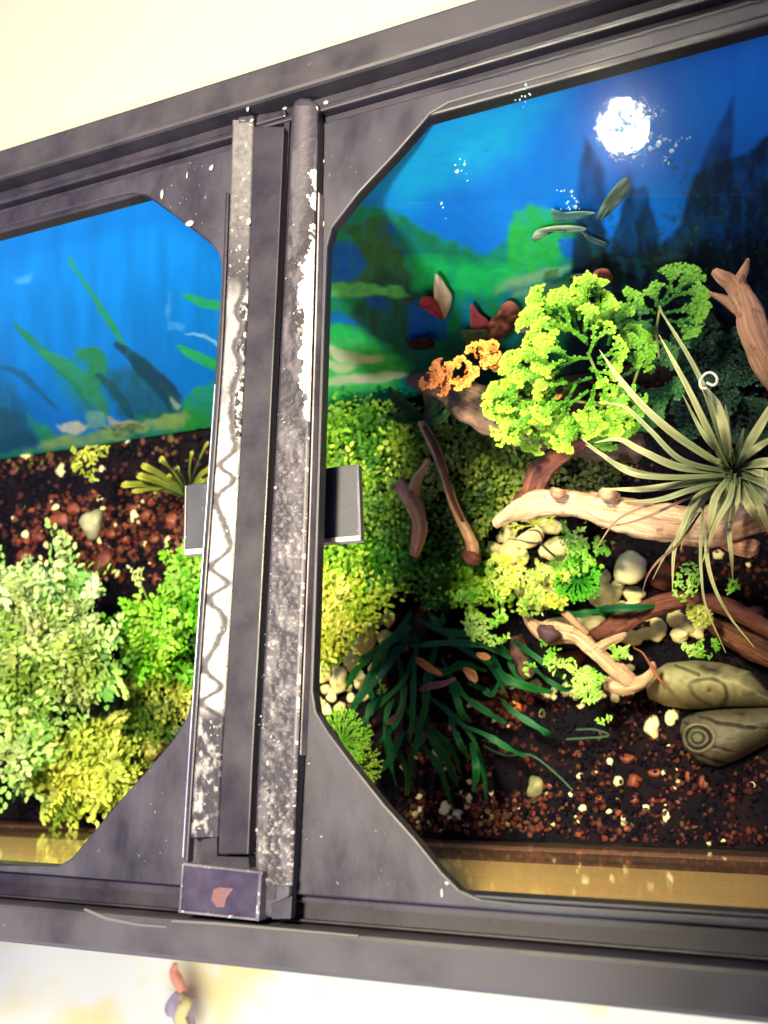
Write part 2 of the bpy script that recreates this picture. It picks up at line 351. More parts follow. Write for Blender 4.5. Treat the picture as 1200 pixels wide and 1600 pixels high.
def ribbon(name, ctrl, mat, cols, parent=None, n=7, fold=0.35, ruffle=0.0):
    """strap leaf. ctrl: (px,py,z,half width px); cols: (base,tip)"""
    pw = []
    for x, y, z, r in ctrl:
        p = P(x, y, z); pw.append([p.x, p.y, z, r*K(x, y, z)])
    S = catmull(pw, n); V = []; col = []; N_ = len(S); tw = random.uniform(-.3, .3)
    for i, s in enumerate(S):
        t = Vector(S[min(i+1, N_-1)][:3]-S[max(i-1, 0)][:3]).normalized(); side = t.cross(Vector((0, 0, 1))).normalized(); up = side.cross(t)
        side = (side+up*tw).normalized(); u = i/(N_-1); r = max(s[3], 5e-5)*(1+ruffle*mnoise.noise(Vector((u*7+tw*40, tw*90, 2)))*2)
        for q, hgt in ((-1, .5), (-.5, .12), (0, -.25), (.5, .12), (1, .5)):
            V.append(Vector(s[:3])+side*(q*r)+up*(hgt*r*fold*2)); 
            c = lin(cols[0])*(1-u)+lin(cols[1])*u; c = c*(1.0+0.14*abs(q)+0.35*mnoise.noise(Vector((u*6+tw*30, q*1.5, tw*90))))*(.82 if q == 0 else 1); col.append(c)
    Fc = [(i*5+j, i*5+j+1, i*5+j+6, i*5+j+5) for i in range(N_-1) for j in range(4)]
    V = [tuple(v) for v in V]; nV = len(V); th = np.array([0, 0, -0.00018])
    V2 = [tuple(np.array(v)+th) for v in V]; Fc += [tuple(nV+a for a in f[::-1]) for f in Fc]
    b = [(i*5, (i+1)*5) for i in range(N_-1)]
    for a, c in b: Fc.append((a, c, c+nV, a+nV)); Fc.append((c+4, a+4, a+4+nV, c+4+nV))
    return link(name, mesh(name, V+V2, Fc, col=col+col, smooth=True), mat, parent)
def frond(name, px, py, z, ang, L, mat, cbase, ctip, parent=None, depth=5, spread=24, w0=2.2, decay=.74, tilt=0.15, seed=0, tip=3.4, curl=0.3):
    """flat forking frond, ang in image degrees (0 right, 90 up)"""
    rr = random.Random(seed*101+int(px)); k = K(px, py, z); o = P(px, py, z); V = []; Fc = []; col = []
    dz = rr.uniform(-.2, .35)+tilt; cb, ct = lin(cbase), lin(ctip)
    def seg(p, a, l, d, zz, wd):
        q = (p[0]+math.cos(a)*l, p[1]+math.sin(a)*l, zz+l*dz*(1-curl*(depth-d)/depth*2)+rr.uniform(-.1, .1)*l); nx, ny = -math.sin(a), math.cos(a)
        u0 = 1-d/depth; u1 = 1-(d-1)/depth; w1 = wd*(.85 if d > 1 else 1.2)
        b = len(V)
        for (pt, ww, u) in (((p[0], p[1], zz), wd, u0), (q, w1, u1)):
            c = cb*(1-u**1.5)+ct*u**1.5
            V.append((pt[0]+nx*ww*.5, pt[1]+ny*ww*.5, pt[2]+.15*ww)); V.append((pt[0], pt[1], pt[2]-.2*ww)); V.append((pt[0]-nx*ww*.5, pt[1]-ny*ww*.5, pt[2]+.15*ww)); col.extend([c*1.05, c*.8, c*1.05])
        Fc.extend([(b, b+1, b+4, b+3), (b+1, b+2, b+5, b+4)])
        # small scale leaves along the segment
        for s_ in range(2 if d > 2 else 1):
            for sg in (-1, 1):
                f_ = rr.uniform(.2, 1); aa = a+sg*rr.uniform(.6, 1.1); m = (p[0]+(q[0]-p[0])*f_, p[1]+(q[1]-p[1])*f_, zz+(q[2]-zz)*f_+.3*wd); ll = tip*rr.uniform(.7, 1.15)*(.6+.5*u1)
                bb = len(V); e = (m[0]+math.cos(aa)*ll, m[1]+math.sin(aa)*ll, m[2]+rr.uniform(-.3, .5)*ll); nx2, ny2 = -math.sin(aa)*ll*.36, math.cos(aa)*ll*.36
                mm = ((m[0]*.4+e[0]*.6), (m[1]*.4+e[1]*.6), (m[2]*.4+e[2]*.6)+.12*ll)
                V.extend([m, (mm[0]+nx2, mm[1]+ny2, mm[2]), e, (mm[0]-nx2, mm[1]-ny2, mm[2])]); cc = cb*(1-u1)+ct*u1; col.extend([cc*.75, cc, cc*1.1+.02, cc])
                Fc.append((bb, bb+1, bb+2, bb+3))
        if d > 1:
            for sg in (-1, 1): seg(q, a+sg*math.radians(spread*rr.uniform(.6, 1.3)), l*decay*rr.uniform(.8, 1.1), d-1, q[2], w1)
            if d > 2 and rr.random() < .4: seg(q, a+rr.uniform(-.1, .1), l*decay*.9, d-2, q[2], w1)
        else:
            bb = len(V); V.append((q[0], q[1], q[2]+.1*tip)); col.append(ct)
            for j in range(6):
                aa = a-math.pi*.55+j*math.pi*1.1/5; V.append((q[0]+math.cos(aa)*tip*.55, q[1]+math.sin(aa)*tip*.55, q[2]+rr.uniform(-.1, .25)*tip)); col.append(ct*1.1)
            Fc.extend([(bb, bb+1+j, bb+2+j) for j in range(5)])
    tot = sum(decay**i for i in range(depth)); seg((0, 0, 0), math.radians(ang), L/tot, depth, 0, w0)
    V = [(o.x+v[0]*k, o.y+v[1]*k, z+v[2]*k) for v in V]
    return link(name, mesh(name, V, Fc, col=np.clip(np.array(col), 0, 1)), mat, parent)
def dome(name, poly, zb, h, mat, colf, carve=None, parent=None, step=2.0, power=.5, edge=40):
    Xs = np.arange(min(p[0] for p in poly)-2, max(p[0] for p in poly)+3, step); Ys = np.arange(min(p[1] for p in poly)-2, max(p[1] for p in poly)+3, step)
    X, Y = np.meshgrid(Xs, Ys); ins = inpoly(X, Y, poly); d = np.where(ins, edgedist(X, Y, poly), 0)
    hh = h*np.clip(1-(1-np.clip(d/edge, 0, 1))**2, 0, 1)**power
    cv = carve(X, Y) if carve else 0*X
    zm = zb+h*.5; V = []; cols = []; idx = -np.ones(X.shape, int); c_ = colf(X, Y, cv)
    for j in range(X.shape[0]):
        for i in range(X.shape[1]):
            if ins[j, i] or (ins[max(j-1, 0):j+2, max(i-1, 0):i+2].any()):
                p = P(X[j, i], Y[j, i], zm); idx[j, i] = len(V); V.append((p.x, p.y, zb+(hh[j, i]+cv[j, i]*min(1, d[j, i]/5) if ins[j, i] else -0.004))); cols.append(c_[j, i])
    Fc = []
    for j in range(X.shape[0]-1):
        for i in range(X.shape[1]-1):
            q = (idx[j, i], idx[j+1, i], idx[j+1, i+1], idx[j, i+1])
            if min(q) >= 0: Fc.append(q)
    return link(name, mesh(name, V, Fc, col=np.clip(cols, 0, 1), smooth=True), mat, parent)

#BODY
# ================================================================ the setting
X0, X1 = -2.1*H, 0.75*H
shelf = box('shelf', -1.6, 1.2, YB+.022, .95, -.09, -.055, mat_plain('cream_paint', (0.30, 0.325, 0.29, 1), 0.8), None, 0); tag(shelf, 'long cream painted shelf running behind the aquarium', 'shelf')
flo = box('floor', -3, 3, -3, 3, -0.86, -0.80, mat_plain('pale_floor', (0.82, 0.84, 0.70, 1), 0.6), None, 0); tag(flo, kind='structure')
st = box('tank_stand', X0-0.01, X1+0.01, YF-0.012, YB+0.03, -0.797, FLOOR-0.0135, mat_plain('stand_paint', srgb(60, 50, 44), 0.6), None, 0.002)
tag(st, 'dark cabinet stand that carries the aquarium', 'stand')

blocker = box('light_blocker', -.085, .40, -.34, .33, .31, .335, mat_plain('blocker_black', srgb(30, 26, 36), .5), None, .004); tag(blocker, 'added flat black slab above the right end of the tank, unseen, blocking light', 'light blocker')  # added unseen slab that casts shade on the right end of the tank
# ---- floral cloth lying below the front of the tank
m_cl, nt, b, N, L = nmat('printed_cloth')
v = texcoord(nt, 1); n1 = noise_node(nt, v, 9, 2, 0.5, 0.4); n2 = noise_node(nt, v, 26, 3, .5, .8)
base = ramp(nt, n1, [(0.50, (0.84, 0.85, 0.70, 1)), (0.56, (0.87, 0.80, 0.48, 1)), (0.62, (0.88, 0.76, 0.36, 1))])
base = mixc(nt, ramp(nt, n2, [(0.55, (0, 0, 0, 1)), (0.7, (1, 1, 1, 1))]), base, (0.86, 0.85, 0.66, 1)); L.new(base, b.inputs['Base Color']); b.inputs['Roughness'].default_value = .9
gx, gy = np.meshgrid(np.linspace(-0.98, .60, 110), np.linspace(-.80, -.1, 44)); gz = -.46+.01*np.vectorize(lambda a, c: mnoise.noise(Vector((a*9, c*9, 1))))(gx, gy)
V = np.stack([gx.ravel(), gy.ravel(), gz.ravel()], 1); idx = np.arange(V.shape[0]).reshape(44, 110)
Fc = np.stack([idx[:-1, :-1], idx[:-1, 1:], idx[1:, 1:], idx[1:, :-1]], -1).reshape(-1, 4)
cl = link('table_cloth', mesh('table_cloth', V, Fc, smooth=True), m_cl); so = cl.modifiers.new('s', 'SOLIDIFY'); so.thickness = 0.002
tag(cl, 'pale cloth with yellow print on the low table in front of the tank', 'cloth')
tb = box('low_table', -.99, .61, -.81, -.07, -.50, -.475, mat_plain('table_paint', (0.8, 0.8, 0.7, 1), 0.6), None, 0.003)
tag(tb, 'low pale table under the yellow printed cloth', 'table')
for i, (a, c) in enumerate(((-.96, -.78), (-.96, -.10), (.58, -.78), (.58, -.10))):
    box('leg', a-.015, a+.015, c-.015, c+.015, -.799, -.501, bpy.data.materials['table_paint'], tb, 0.002)
# toy fish-like ornament: orange stick with purple and yellow printed wrapper
tz = -.44
tf = empty('wrapped_toy', P(285, 1560, tz), 'orange tipped toy in a purple and yellow wrapper lying on the cloth', 'toy')
def rel(o, par): o.parent = par; o.matrix_parent_inverse = Matrix.Translation(-par.location); return o
M_or = mat_plain('orange_plastic', srgb(222, 150, 118), .6); M_pu = mat_plain('purple_print', srgb(176, 160, 172), .7); M_ye = mat_plain('yellow_print', srgb(214, 200, 130), .7)
rel(wood('tip', [(274, 1506, tz, 4), (272, 1520, tz, 7), (279, 1535, tz, 8), (286, 1549, tz, 6)], M_or, ridge=.03, rough=.05), tf)
rel(wood('wrapper', [(278, 1552, tz, 9), (281, 1568, tz, 20), (287, 1585, tz, 17), (294, 1615, tz, 12)], M_pu, ridge=.35, rough=.3, flat=.5, seed=3), tf)
rel(wood('wrapper_print', [(282, 1556, tz+.004, 4), (290, 1568, tz+.008, 9), (283, 1590, tz+.008, 9), (292, 1606, tz+.005, 5)], M_ye, ridge=.3, rough=.3, flat=.5, seed=5), tf)

# ================================================================ the aquarium
tank = empty('aquarium', ((X0+X1)/2, (YB+YF)/2, FLOOR-0.013), 'black framed glass aquarium with a centre brace across its open top', 'aquarium')
def T(o): return rel(o, tank)
yb = lambda x, y, z=0: P(x, y, z).y
# back rail (profile read off at x = 0)
br = T(box('back_rail', X0, X1, yb(0, 290), yb(0, 245), -.03, .004, M_flange, None, .0015))
def S(o, par): o.parent = par; o.matrix_parent_inverse = (Matrix.Translation(par.location)@Matrix()) .inverted() if False else Matrix.Identity(4); return o
def sub(o, par):
    # par sits at the origin inside tank (its vertices are in world space)
    o.parent = par; return o
sub(box('groove', X0, X1, yb(0, 308), yb(0, 290)-.0002, -.03, -.004, M_groove, None, 0), br)
sub(box('ridge', X0, X1, yb(0, 317), yb(0, 308)-.0002, -.03, -.0005, M_frame, None, .0007), br)
sub(box('inner_groove', X0, X1, yb(0, 327), yb(0, 317)-.0002, -.03, -.0042, M_groove, None, 0), br)
sub(box('lip', X0, X1, yb(0, 356), yb(0, 327)-.0002, -.009, -.0031, M_frame, None, .0008), br)
rr = random.Random(4)
fr = T(box('front_rail', X0, X1, yb(0, 1468), yb(0, 1408), -.03, .004, M_flange, None, .0015))
sub(box('groove', X0, X1, yb(0, 1408)+.0002, yb(0, 1358), -.013, -.006, M_groove, None, 0), fr)
sub(box('ridge', X0, X1, yb(0, 1404), yb(0, 1400), -.0058, -.003, M_frame, None, .0005), fr)
sub(box('lip', X0, X1, yb(0, 1358)+.0002, yb(0, 1351), -.014, -.0032, M_frame, None, .0008), fr)
# scratch line on the front flange
for pts in ([(130, 1422), (165, 1438), (215, 1447), (260, 1450), (260, 1447), (215, 1443), (168, 1433), (133, 1419)],
            [(268, 1441), (340, 1446), (450, 1455), (560, 1464), (560, 1461), (450, 1451), (340, 1441), (268, 1437)]):
    sub(prism('scratch', pts, .0042, .0006, mat_plain('scratch_grey', srgb(74, 69, 72)) if 'scratch_grey' not in bpy.data.materials else bpy.data.materials['scratch_grey'], None, 0), fr)

ZW = -0.0030
web = [(-400, 466), (-100, 383), (180, 306), (206, 301), (228, 304), (262, 328), (300, 357), (328, 379), (340, 394), (345, 412), (345, 440), (333, 620), (320, 800), (309, 960), (300, 1085), (292, 1118), (270, 1155), (230, 1202), (180, 1258), (135, 1312), (112, 1340), (90, 1353), (0, 1352), (-400, 1326),
       (-400, 1334), (60, 1366), (330, 1388), (460, 1398), (800, 1424), (1600, 1481), (1600, 1462), (800, 1410), (750, 1404), (718, 1390), (692, 1364), (650, 1312), (600, 1256), (550, 1193), (512, 1142), (494, 1112), (489, 1080), (493, 960), (500, 730), (507, 500), (511, 385), (519, 355), (560, 302), (620, 238), (672, 178), (700, 161), (745, 148), (800, 134), (1600, -88), (1600, -114), (800, 112), (600, 165), (420, 216), (180, 282), (-400, 446)]
cb = T(prism('centre_brace', web, ZW+.0004, .005, M_dusty, None, .0007))
BL = [(362, 205), (354, 430), (350, 530), (331, 800), (318, 981), (303, 1200), (294, 1350)]     # left edge of the left track
SL = [(396, 190), (389, 430), (386, 500), (370, 800), (359, 981), (345, 1200), (340, 1334)]     # left edge of the strip
SR = [(444, 190), (434, 430), (430, 500), (416, 800), (406, 981), (394, 1200), (388, 1336)]
GR = [(453, 180), (441, 430), (437, 500), (422, 800), (412, 981), (400, 1200), (394, 1340)]     # right edge of the dark slot
TR = [(497, 175), (491, 430), (489, 500), (480, 800), (473, 981), (464, 1200), (456, 1395)]     # right edge of the right track
lerpx = lambda Ln, y: float(np.interp(y, [p[1] for p in Ln], [p[0] for p in Ln]))
def between(A, B, y0, y1, da=0, db=0, n=9):
    ys = np.linspace(y0, y1, n); return [(lerpx(A, y)+da, y) for y in ys]+[(lerpx(B, y)+db, y) for y in ys[::-1]]
def sp(name, pts, zt, th, mat, bev=.0005): return sub(prism(name, pts, zt, th, mat, None, bev), cb)
sp('rib_and_highlight', between(BL, BL, 300, 1348, -7, -1), .0004, .004, M_frame, .0006)
sp('rib_and_highlight', between(BL, BL, 600, 1340, -10.5, -8.5), -.0008, .002, mat_plastic('highlight_blue_grey', srgb(96, 96, 130), srgb(140, 140, 170), .25), .0003)  # thin pale strip: a blue highlight painted along the lip
sp('track', between(BL, SL, 186, 1310, 0, -1), .0016, .005, M_dusty, .0009)
strip = sp('sliding_strip', between(SL, SR, 197, 1335), .0024, .004, M_strip, .0005)
sp('slot', between(SR, GR, 185, 1345, .5, 0), -.0012, .0015, M_groove, 0)
rt = [(lerpx(GR, y)+1, y) for y in (175, 430, 800, 1200, 1300)]+[(404, 1432), (426, 1436), (452, 1400)]+[(lerpx(TR, y), y) for y in (1200, 981, 800, 430, 190)]+[(494, 160), (483, 152), (468, 150), (457, 158)]
sp('track', rt, .0030, .006, M_dusty, .0014)
sp('rib_and_highlight', between(TR, TR, 300, 1180, 1.5, 5), .0014, .004, mat_plastic('worn_rib', srgb(96, 84, 96), srgb(170, 158, 160), .5), .0005)
sp('end_stop', [(398, 196), (446, 182), (447, 170), (402, 178)], .0004, .003, M_dusty, .0008)
sp('end_stop', [(371, 182), (396, 178), (396, 192), (370, 196)], .0022, .004, M_dusty, .0009)
sp('slot_end', [(316, 1312), (339, 1308), (339, 1338), (388, 1340), (390, 1362), (314, 1346)], .0019, .004, M_groove, 0)
sp('slot_end', [(416, 1328), (434, 1322), (430, 1405), (412, 1404)], .0034, .003, M_groove, 0)
sp('slot_end', [(424, 1412), (456, 1400), (454, 1436), (424, 1436)], .0034, .003, M_groove, .0003)
# clear end cap at the front end of the track
M_cap = mat_plastic('smoked_acrylic', srgb(34, 28, 46), srgb(52, 46, 66), .3, .8)
cap = T(prism('track_end_cap', [(284, 1350), (408, 1364), (403, 1437), (279, 1424)], .0062, .008, M_cap, None, .0006))
M_rim = mat_plastic('acrylic_edge', srgb(62, 57, 72), srgb(92, 88, 98), .3, .62, (.6, .6, .6, 1))
for q in ([(286, 1348), (410, 1362), (410, 1366), (286, 1352.5)], [(404, 1363), (409, 1363), (404, 1438), (399, 1438)], [(278, 1422), (404, 1435), (404, 1439), (278, 1426)], [(284, 1350), (287, 1350), (282, 1425), (279, 1425)]):
    sub(prism('edge', q, .0068, .008, M_rim, None, .0002), cap)
sub(prism('pink_reflection', [(333, 1389), (342, 1386), (364, 1388), (353, 1404), (350, 1418), (338, 1418), (329, 1406)], .0066, .001, mat_plain('pink_reflection', srgb(84, 54, 60)), None, .0003), cap)  # pink patch: a reflection in the clear cap, painted as colour

# mineral crust and white reflections painted as one rough skin over each track
def skin(name, A_, B_, y0, y1, z, fn, nu=44, step=1.2, da=1, db=-1):
    ys = np.arange(y0, y1, step); us = np.linspace(0, 1, nu); V = []; X = np.zeros((len(ys), nu)); Y = np.zeros_like(X)
    for j, y in enumerate(ys):
        a = lerpx(A_, y)+da; c = lerpx(B_, y)+db; X[j] = a+(c-a)*us; Y[j] = y
    U = np.repeat(us[None], len(ys), 0); C_, Hh = fn(U, Y, X)
    for j in range(len(ys)):
        for i in range(nu): q = P(X[j, i], Y[j, i], z); V.append((q.x, q.y, z+float(Hh[j, i])-(.0012 if i in (0, nu-1) else 0)))
    idx = np.arange(len(V)).reshape(X.shape); Fc = np.stack([idx[:-1, :-1], idx[1:, :-1], idx[1:, 1:], idx[:-1, 1:]], -1).reshape(-1, 4)
    return sub(link(name, mesh(name, V, Fc, col=C_.reshape(-1, 3), smooth=True), M_skin), cb)
M_skin = mat_attr('mineral_and_reflection', .5, 0, .3)
sst = lambda x, a, b_: (lambda t: t*t*(3-2*t))(np.clip((x-a)/(b_-a), 0, 1))
def left_fn(U, Y, X):
    dark = lin((42, 38, 48)); mid = lin((120, 116, 120)); wh = lin((190, 186, 176)); n = fbm(X, Y, 7, 3); n2 = fbm(X*1.6+90, Y*.7, 16, 3)
    w1 = np.sin(Y/13+1.6*np.sin(Y/41)); w2 = np.sin(Y/12+1.4*np.sin(Y/29)+1)
    bl_ = sst(Y, 640, 760); uc = (.68+.15*w1)*(1-bl_)+(.47+.36*w2)*bl_+(n-.5)*.2; wd = np.where(Y < 700, .16, .17)+.08*(fbm(X, Y+77, 20, 2)-.4)
    snake = np.exp(-((U-uc)/wd)**4)
    amt = sst(Y, 425, 470)*(1-sst(Y, 1085, 1130)); light = np.where(U < uc, .45+.55*sst(Y, 620, 740), .6+.4*sst(n, .4, .6))*(1-.9*snake)
    light = np.where((U > uc+.1) & (Y < 700), light*sst(n, .45, .62), light)
    L_ = amt*light*(.7+.3*sst(n2, .2, .5)); L_ = np.maximum(L_, sst(Y, 1085, 1130)*sst(fbm(X*1.3, Y, 11, 3)+.12*(.5-U), .48, .8)*.5*(1-.5*sst(Y, 1200, 1290)*sst(U, .3, .7)))
    L_ = np.maximum(L_, .22*(1-sst(Y, 300, 470))*(.4+n)); L_ = np.maximum(L_, sst(fbm(X+200, Y, 5, 2), .80, .88)*.6)
    L_ *= .25+.75*sst(U, .02, .14)
    L_ = L_[..., None]; c = np.where(L_ < .4, dark+(mid-dark)*L_/.4, mid+(wh-mid)*(L_-.4)/.6); return np.clip(c, 0, 1), .0006*L_[..., 0]+.0003*n
def right_fn(U, Y, X):
    dark = lin((40, 36, 46)); mid = lin((84, 79, 88)); wh = lin((206, 200, 184)); n = fbm(X, Y, 6, 3); n2 = fbm(X+60, Y*.5, 18, 3)
    e = np.interp(Y, [250, 270, 330, 400, 430, 470, 520, 600, 650, 670], [1.1, .86, .88, .74, .58, .52, .66, .72, .8, 1.1])+(n-.5)*.5+.10*np.sin(Y/11+2*np.sin(Y/23))
    st_ = sst(U-e, -.02, .04)
    mot = sst(n, .35, .95)*.34*sst(Y, 560, 760)+sst(n2, .45, .7)*.25; mot = np.maximum(mot, sst(n+.1*np.sin(Y/9), .52, .66)*.75*np.exp(-((Y-475)/60)**2)*sst(U, .35, .55))
    hl = sst(U, .86, .95)*sst(Y, 640, 700)*.45*(1-sst(Y, 1150, 1230)); tp = .30*np.exp(-((U-.45)/.28)**2)*(1-sst(Y, 260, 420)); bt_ = sst(n, .5, .8)*.5*sst(Y, 1180, 1260)
    sp_ = sst(fbm(X*1.2+400, Y*1.2, 4, 2), .82, .9)*.4*sst(Y, 560, 700)
    L_ = np.maximum.reduce([st_, mot, hl, tp, bt_, sp_]); L_ = L_*(.3+.7*sst(U, .0, .12))
    L_ = L_[..., None]; c = np.where(L_ < .4, dark+(mid-dark)*L_/.4, mid+(wh-mid)*(L_-.4)/.6); return np.clip(c, 0, 1), .0005*L_[..., 0]+.0004*n
skin('limescale_and_reflection', BL, SL, 188, 1308, .0019, left_fn)
skin('limescale_and_reflection', GR, TR, 166, 1385, .0034, right_fn, da=5)
M_scale2 = mat_plastic('thin_limescale', srgb(110, 106, 110), srgb(150, 146, 146), .6, .62, (.6, .6, .58, 1))
# loose mineral specks and dried drops: stuff, joined
def specks(name, regs, zf, mat, szr, seed, flat=.35):
    g = np.random.default_rng(seed); Vi, Fi = ico(1); VV = []; FF = []; n0 = 0
    for (poly, n) in regs:
        x0 = min(p[0] for p in poly); x1 = max(p[0] for p in poly); y0 = min(p[1] for p in poly); y1 = max(p[1] for p in poly)
        X = g.uniform(x0, x1, n*4); Y = g.uniform(y0, y1, n*4); m = inpoly(X, Y, poly) & (fbm(X+seed, Y, 22, 2) > .42); X = X[m][:n]; Y = Y[m][:n]
        for x, y in zip(X, Y):
            p = P(x, y, zf); r = .5*g.uniform(*szr)*K(x, y, zf)*(1+1.6*(g.random() < .08)); a = g.uniform(.6, 1.7)
            VV.append(Vi*np.array([r, r*a, r*flat])+np.array(p[:])); FF.append(Fi+n0); n0 += len(Vi)
    return link(name, mesh(name, np.vstack(VV), np.vstack(FF), smooth=True), mat)
k1 = specks('mineral_specks', [(between(GR, TR, 200, 1390, 4, -2), 60), (between(GR, TR, 640, 1390, 1, -30), 90)], .0040, M_scale2, (1, 3), 1); tag(k1, kind='stuff'); sub(k1, cb)
k2 = specks('mineral_specks', [(between(BL, SL, 380, 1300, 3, -1), 40), (between(SL, SL, 400, 1200, -8, -1), 60)], .0024, M_scale2, (1.2, 3), 2); tag(k2, kind='stuff'); sub(k2, cb)
k3 = specks('mineral_specks', [([(230, 270), (360, 225), (350, 400), (300, 350)], 14), ([(500, 180), (640, 150), (520, 330), (505, 330)], 12), (between(SR, GR, 250, 1330, 2, 0), 60), ([(300, 1210), (300, 1350), (130, 1345), (200, 1270)], 12), ([(470, 1150), (640, 1380), (460, 1390)], 12)], -.0025, M_scale2, (.8, 2.4), 3, .15); tag(k3, kind='stuff'); sub(k3, cb)
for (x, y, w_, h_) in ((331, 223, 7, 8), (330, 262, 8, 9), (292, 274, 3, 10), (253, 303, 5, 16), (387, 170, 5, 9), (393, 188, 7, 6), (445, 169, 8, 5), (509, 160, 10, 7), (296, 349, 14, 10), (505, 252, 5, 7), (690, 1395, 5, 14), (388, 346, 9, 14), (387, 403, 5, 8), (505, 350, 5, 10), (698, 1380, 8, 6), (380, 280, 5, 7), (374, 385, 6, 6)):
    z = -.0022 if (x < 345 or x > 498) else .0022
    o = stone('mineral_chip', x, y, w_, h_, M_scale2, None, z=z, hf=.12); del_c = [o.pop(k, None) if False else None for k in ()]
    for kk in ('category',):
        if kk in o: del o[kk]
    o.parent = cb

# panes
T(box('back_pane', X0, X1, YB+.0012, YB+.006, FLOOR-.006, -.006, M_pane, None, 0))
T(box('front_pane', X0, X1, YF-.0012, YF-.0003, FLOOR-.006, -.0145, M_pane, None, 0))
T(box('side_pane', X0, X0+.005, YF, YB+.001, FLOOR-.006, -.0145, M_pane, None, 0))
T(box('side_pane', X1-.005, X1, YF, YB+.001, FLOOR-.006, -.0145, M_pane, None, 0))
T(box('bottom_pane', X0, X1, YF-.005, YB+.006, FLOOR-.012, FLOOR-.0065, mat_plain('dark_base', srgb(20, 16, 30)), None, 0))
# murky lower band, ledge line and lit wooden panel seen through the front glass
YT = YF-.0015
z1 = PW(900, 1352, YT).z; z2 = PW(900, 1333, YT).z; z3 = PW(900, 1327, YT).z
bt = T(box('bottom_trim', X0, X1, YT-.004, YT, FLOOR-.013, z1, mat_plastic('trim_and_reflection', srgb(96, 62, 46), srgb(150, 108, 76), .5, .60, srgb(190, 176, 130), (.25, 1, 1)), None, 0))  # brown with pale flecks: glass reflections painted into the trim
sub(box('edge', X0, X1, YT-.0035, YT+.0001, z3, z2, mat_plain('trim_edge', srgb(216, 160, 130)), None, 0), bt)
m_w, nt, b, N, L = nmat('lit_pine'); v = texcoord(nt, 1, (1.2, 1, 14)); n1 = noise_node(nt, v, 14, 4, .6, .5)
L.new(ramp(nt, n1, [(.3, srgb(250, 192, 104)), (.7, srgb(255, 216, 146))]), b.inputs['Base Color']); b.inputs['Roughness'].default_value = .5
pn = box('wooden_board', X0, X1, YT-.004, YT+.0, z1+.0003, -.0135, m_w, None, .001)
tag(pn, 'yellow pine board standing close behind the front glass', 'board')
# glass lid over the back of the right opening
lid = empty('glass_lid', P(900, 200, LIDZ), 'wet glass lid at the back of the right opening with a lamp reflected in it', 'lid')
lp = [(672, 180), (702, 165), (1290, 25), (1290, 300), (560, 318), (600, 266)]
lg = rel(prism('glass_panel', lp, LIDZ, .0005, M_glass, None, 0), lid)
m_dr, nt, b, N, L = nmat('water_drop'); b.inputs['Base Color'].default_value = (.25, .4, .5, 1); b.inputs['Roughness'].default_value = .2; b.inputs['Alpha'].default_value = .8
dr = specks('water_drops', [([(1000, 150), (1055, 170), (1045, 260), (960, 260), (930, 215), (940, 190)], 240), ([(900, 290), (910, 330), (850, 325), (840, 300)], 26), ([(1010, 270), (1080, 215), (1075, 200), (1040, 240)], 26), ([(680, 300), (735, 200), (730, 340), (690, 345)], 22), ([(780, 130), (840, 120), (820, 170), (790, 170)], 20)], LIDZ+.0003, m_dr, (1.5, 4.5), 9, .45)
tag(dr, kind='stuff'); rel(dr, lid)

# plate hung under the brace
hp = empty('hanging_plate', P(425, 800, -.02), 'smoky grey plastic plate sticking out both sides under the centre brace', 'plate')
rel(prism('plate', [(289, 758), (558, 725), (562, 841), (287, 864)], -.018, .002, mat_plastic('smoky_plastic', srgb(36, 36, 50), srgb(52, 52, 64), .55, .7), None, .0004), hp)
rel(prism('edge', [(287, 858), (562, 836), (563, 844), (287, 867)], -.0172, .004, mat_plain('pale_plastic_edge', srgb(170, 165, 156)), None, .0005), hp)
for a, c in ((290, 757),):
    rel(prism('edge', [(556, 725), (560, 725), (564, 841), (559, 841)], -.0174, .003, M_rim, None, .0003), hp); rel(prism('edge', [(288, 758), (291, 758), (289, 864), (286, 864)], -.0174, .003, M_rim, None, .0003), hp)

# ================================================================ printed backdrop film
nx, nz = 820, 420
xs = np.linspace(X0+.006, X1-.006, nx); zs = np.linspace(-.004, FLOOR+.001, nz); GX, GZ = np.meshgrid(xs, zs)
PX, PY = PROJ(np.stack([GX, np.full(GX.shape, YB), GZ], -1))
def col(c): return lin(c)
wx = PX+(fbm(PX, PY, 18, 2)-.5)*14; wy = PY+(fbm(PX+300, PY, 18, 2)-.5)*14
A = np.zeros(PX.shape+(3,))
t = np.clip((PX-350)/1000, 0, 1)[..., None]; top = np.clip((PY-150)/500, 0, 1)[..., None]
A[:] = col((0, 132, 216))*(1-t)+col((16, 110, 232))*t; A = A*(1-.35*top)+col((0, 96, 200))*.35*top
br_ = fbm(PX*2.2, PY*.5, 40, 3)[..., None]; A *= .8+.4*br_
def paint(poly, c, soft=5, amt=1., noise=1., streak=.35, sd=0):
    global A
    x = PX+(wx-PX)*noise; y = PY+(wy-PY)*noise
    x0 = min(p[0] for p in poly)-40; x1 = max(p[0] for p in poly)+40; y0 = min(p[1] for p in poly)-40; y1 = max(p[1] for p in poly)+40
    m = (PX > x0) & (PX < x1) & (PY > y0) & (PY < y1)
    if not m.any(): return
    xx, yy = x[m], y[m]; ins = inpoly(xx, yy, poly); d = edgedist(xx, yy, poly); s = np.where(ins, d, -d); a = np.clip(s/soft+.5, 0, 1)*amt
    if streak: a = a*(1-streak+streak*2*np.clip(fbm(xx*3+sd, yy*.8+sd, 24, 2)-.15, 0, .5)); a = np.clip(a, 0, 1)
    v = .8+.4*fbm(xx+sd*9, yy*2, 16, 3); A[m] = A[m]*(1-a[:, None])+(col(c)*v[:, None])*a[:, None]
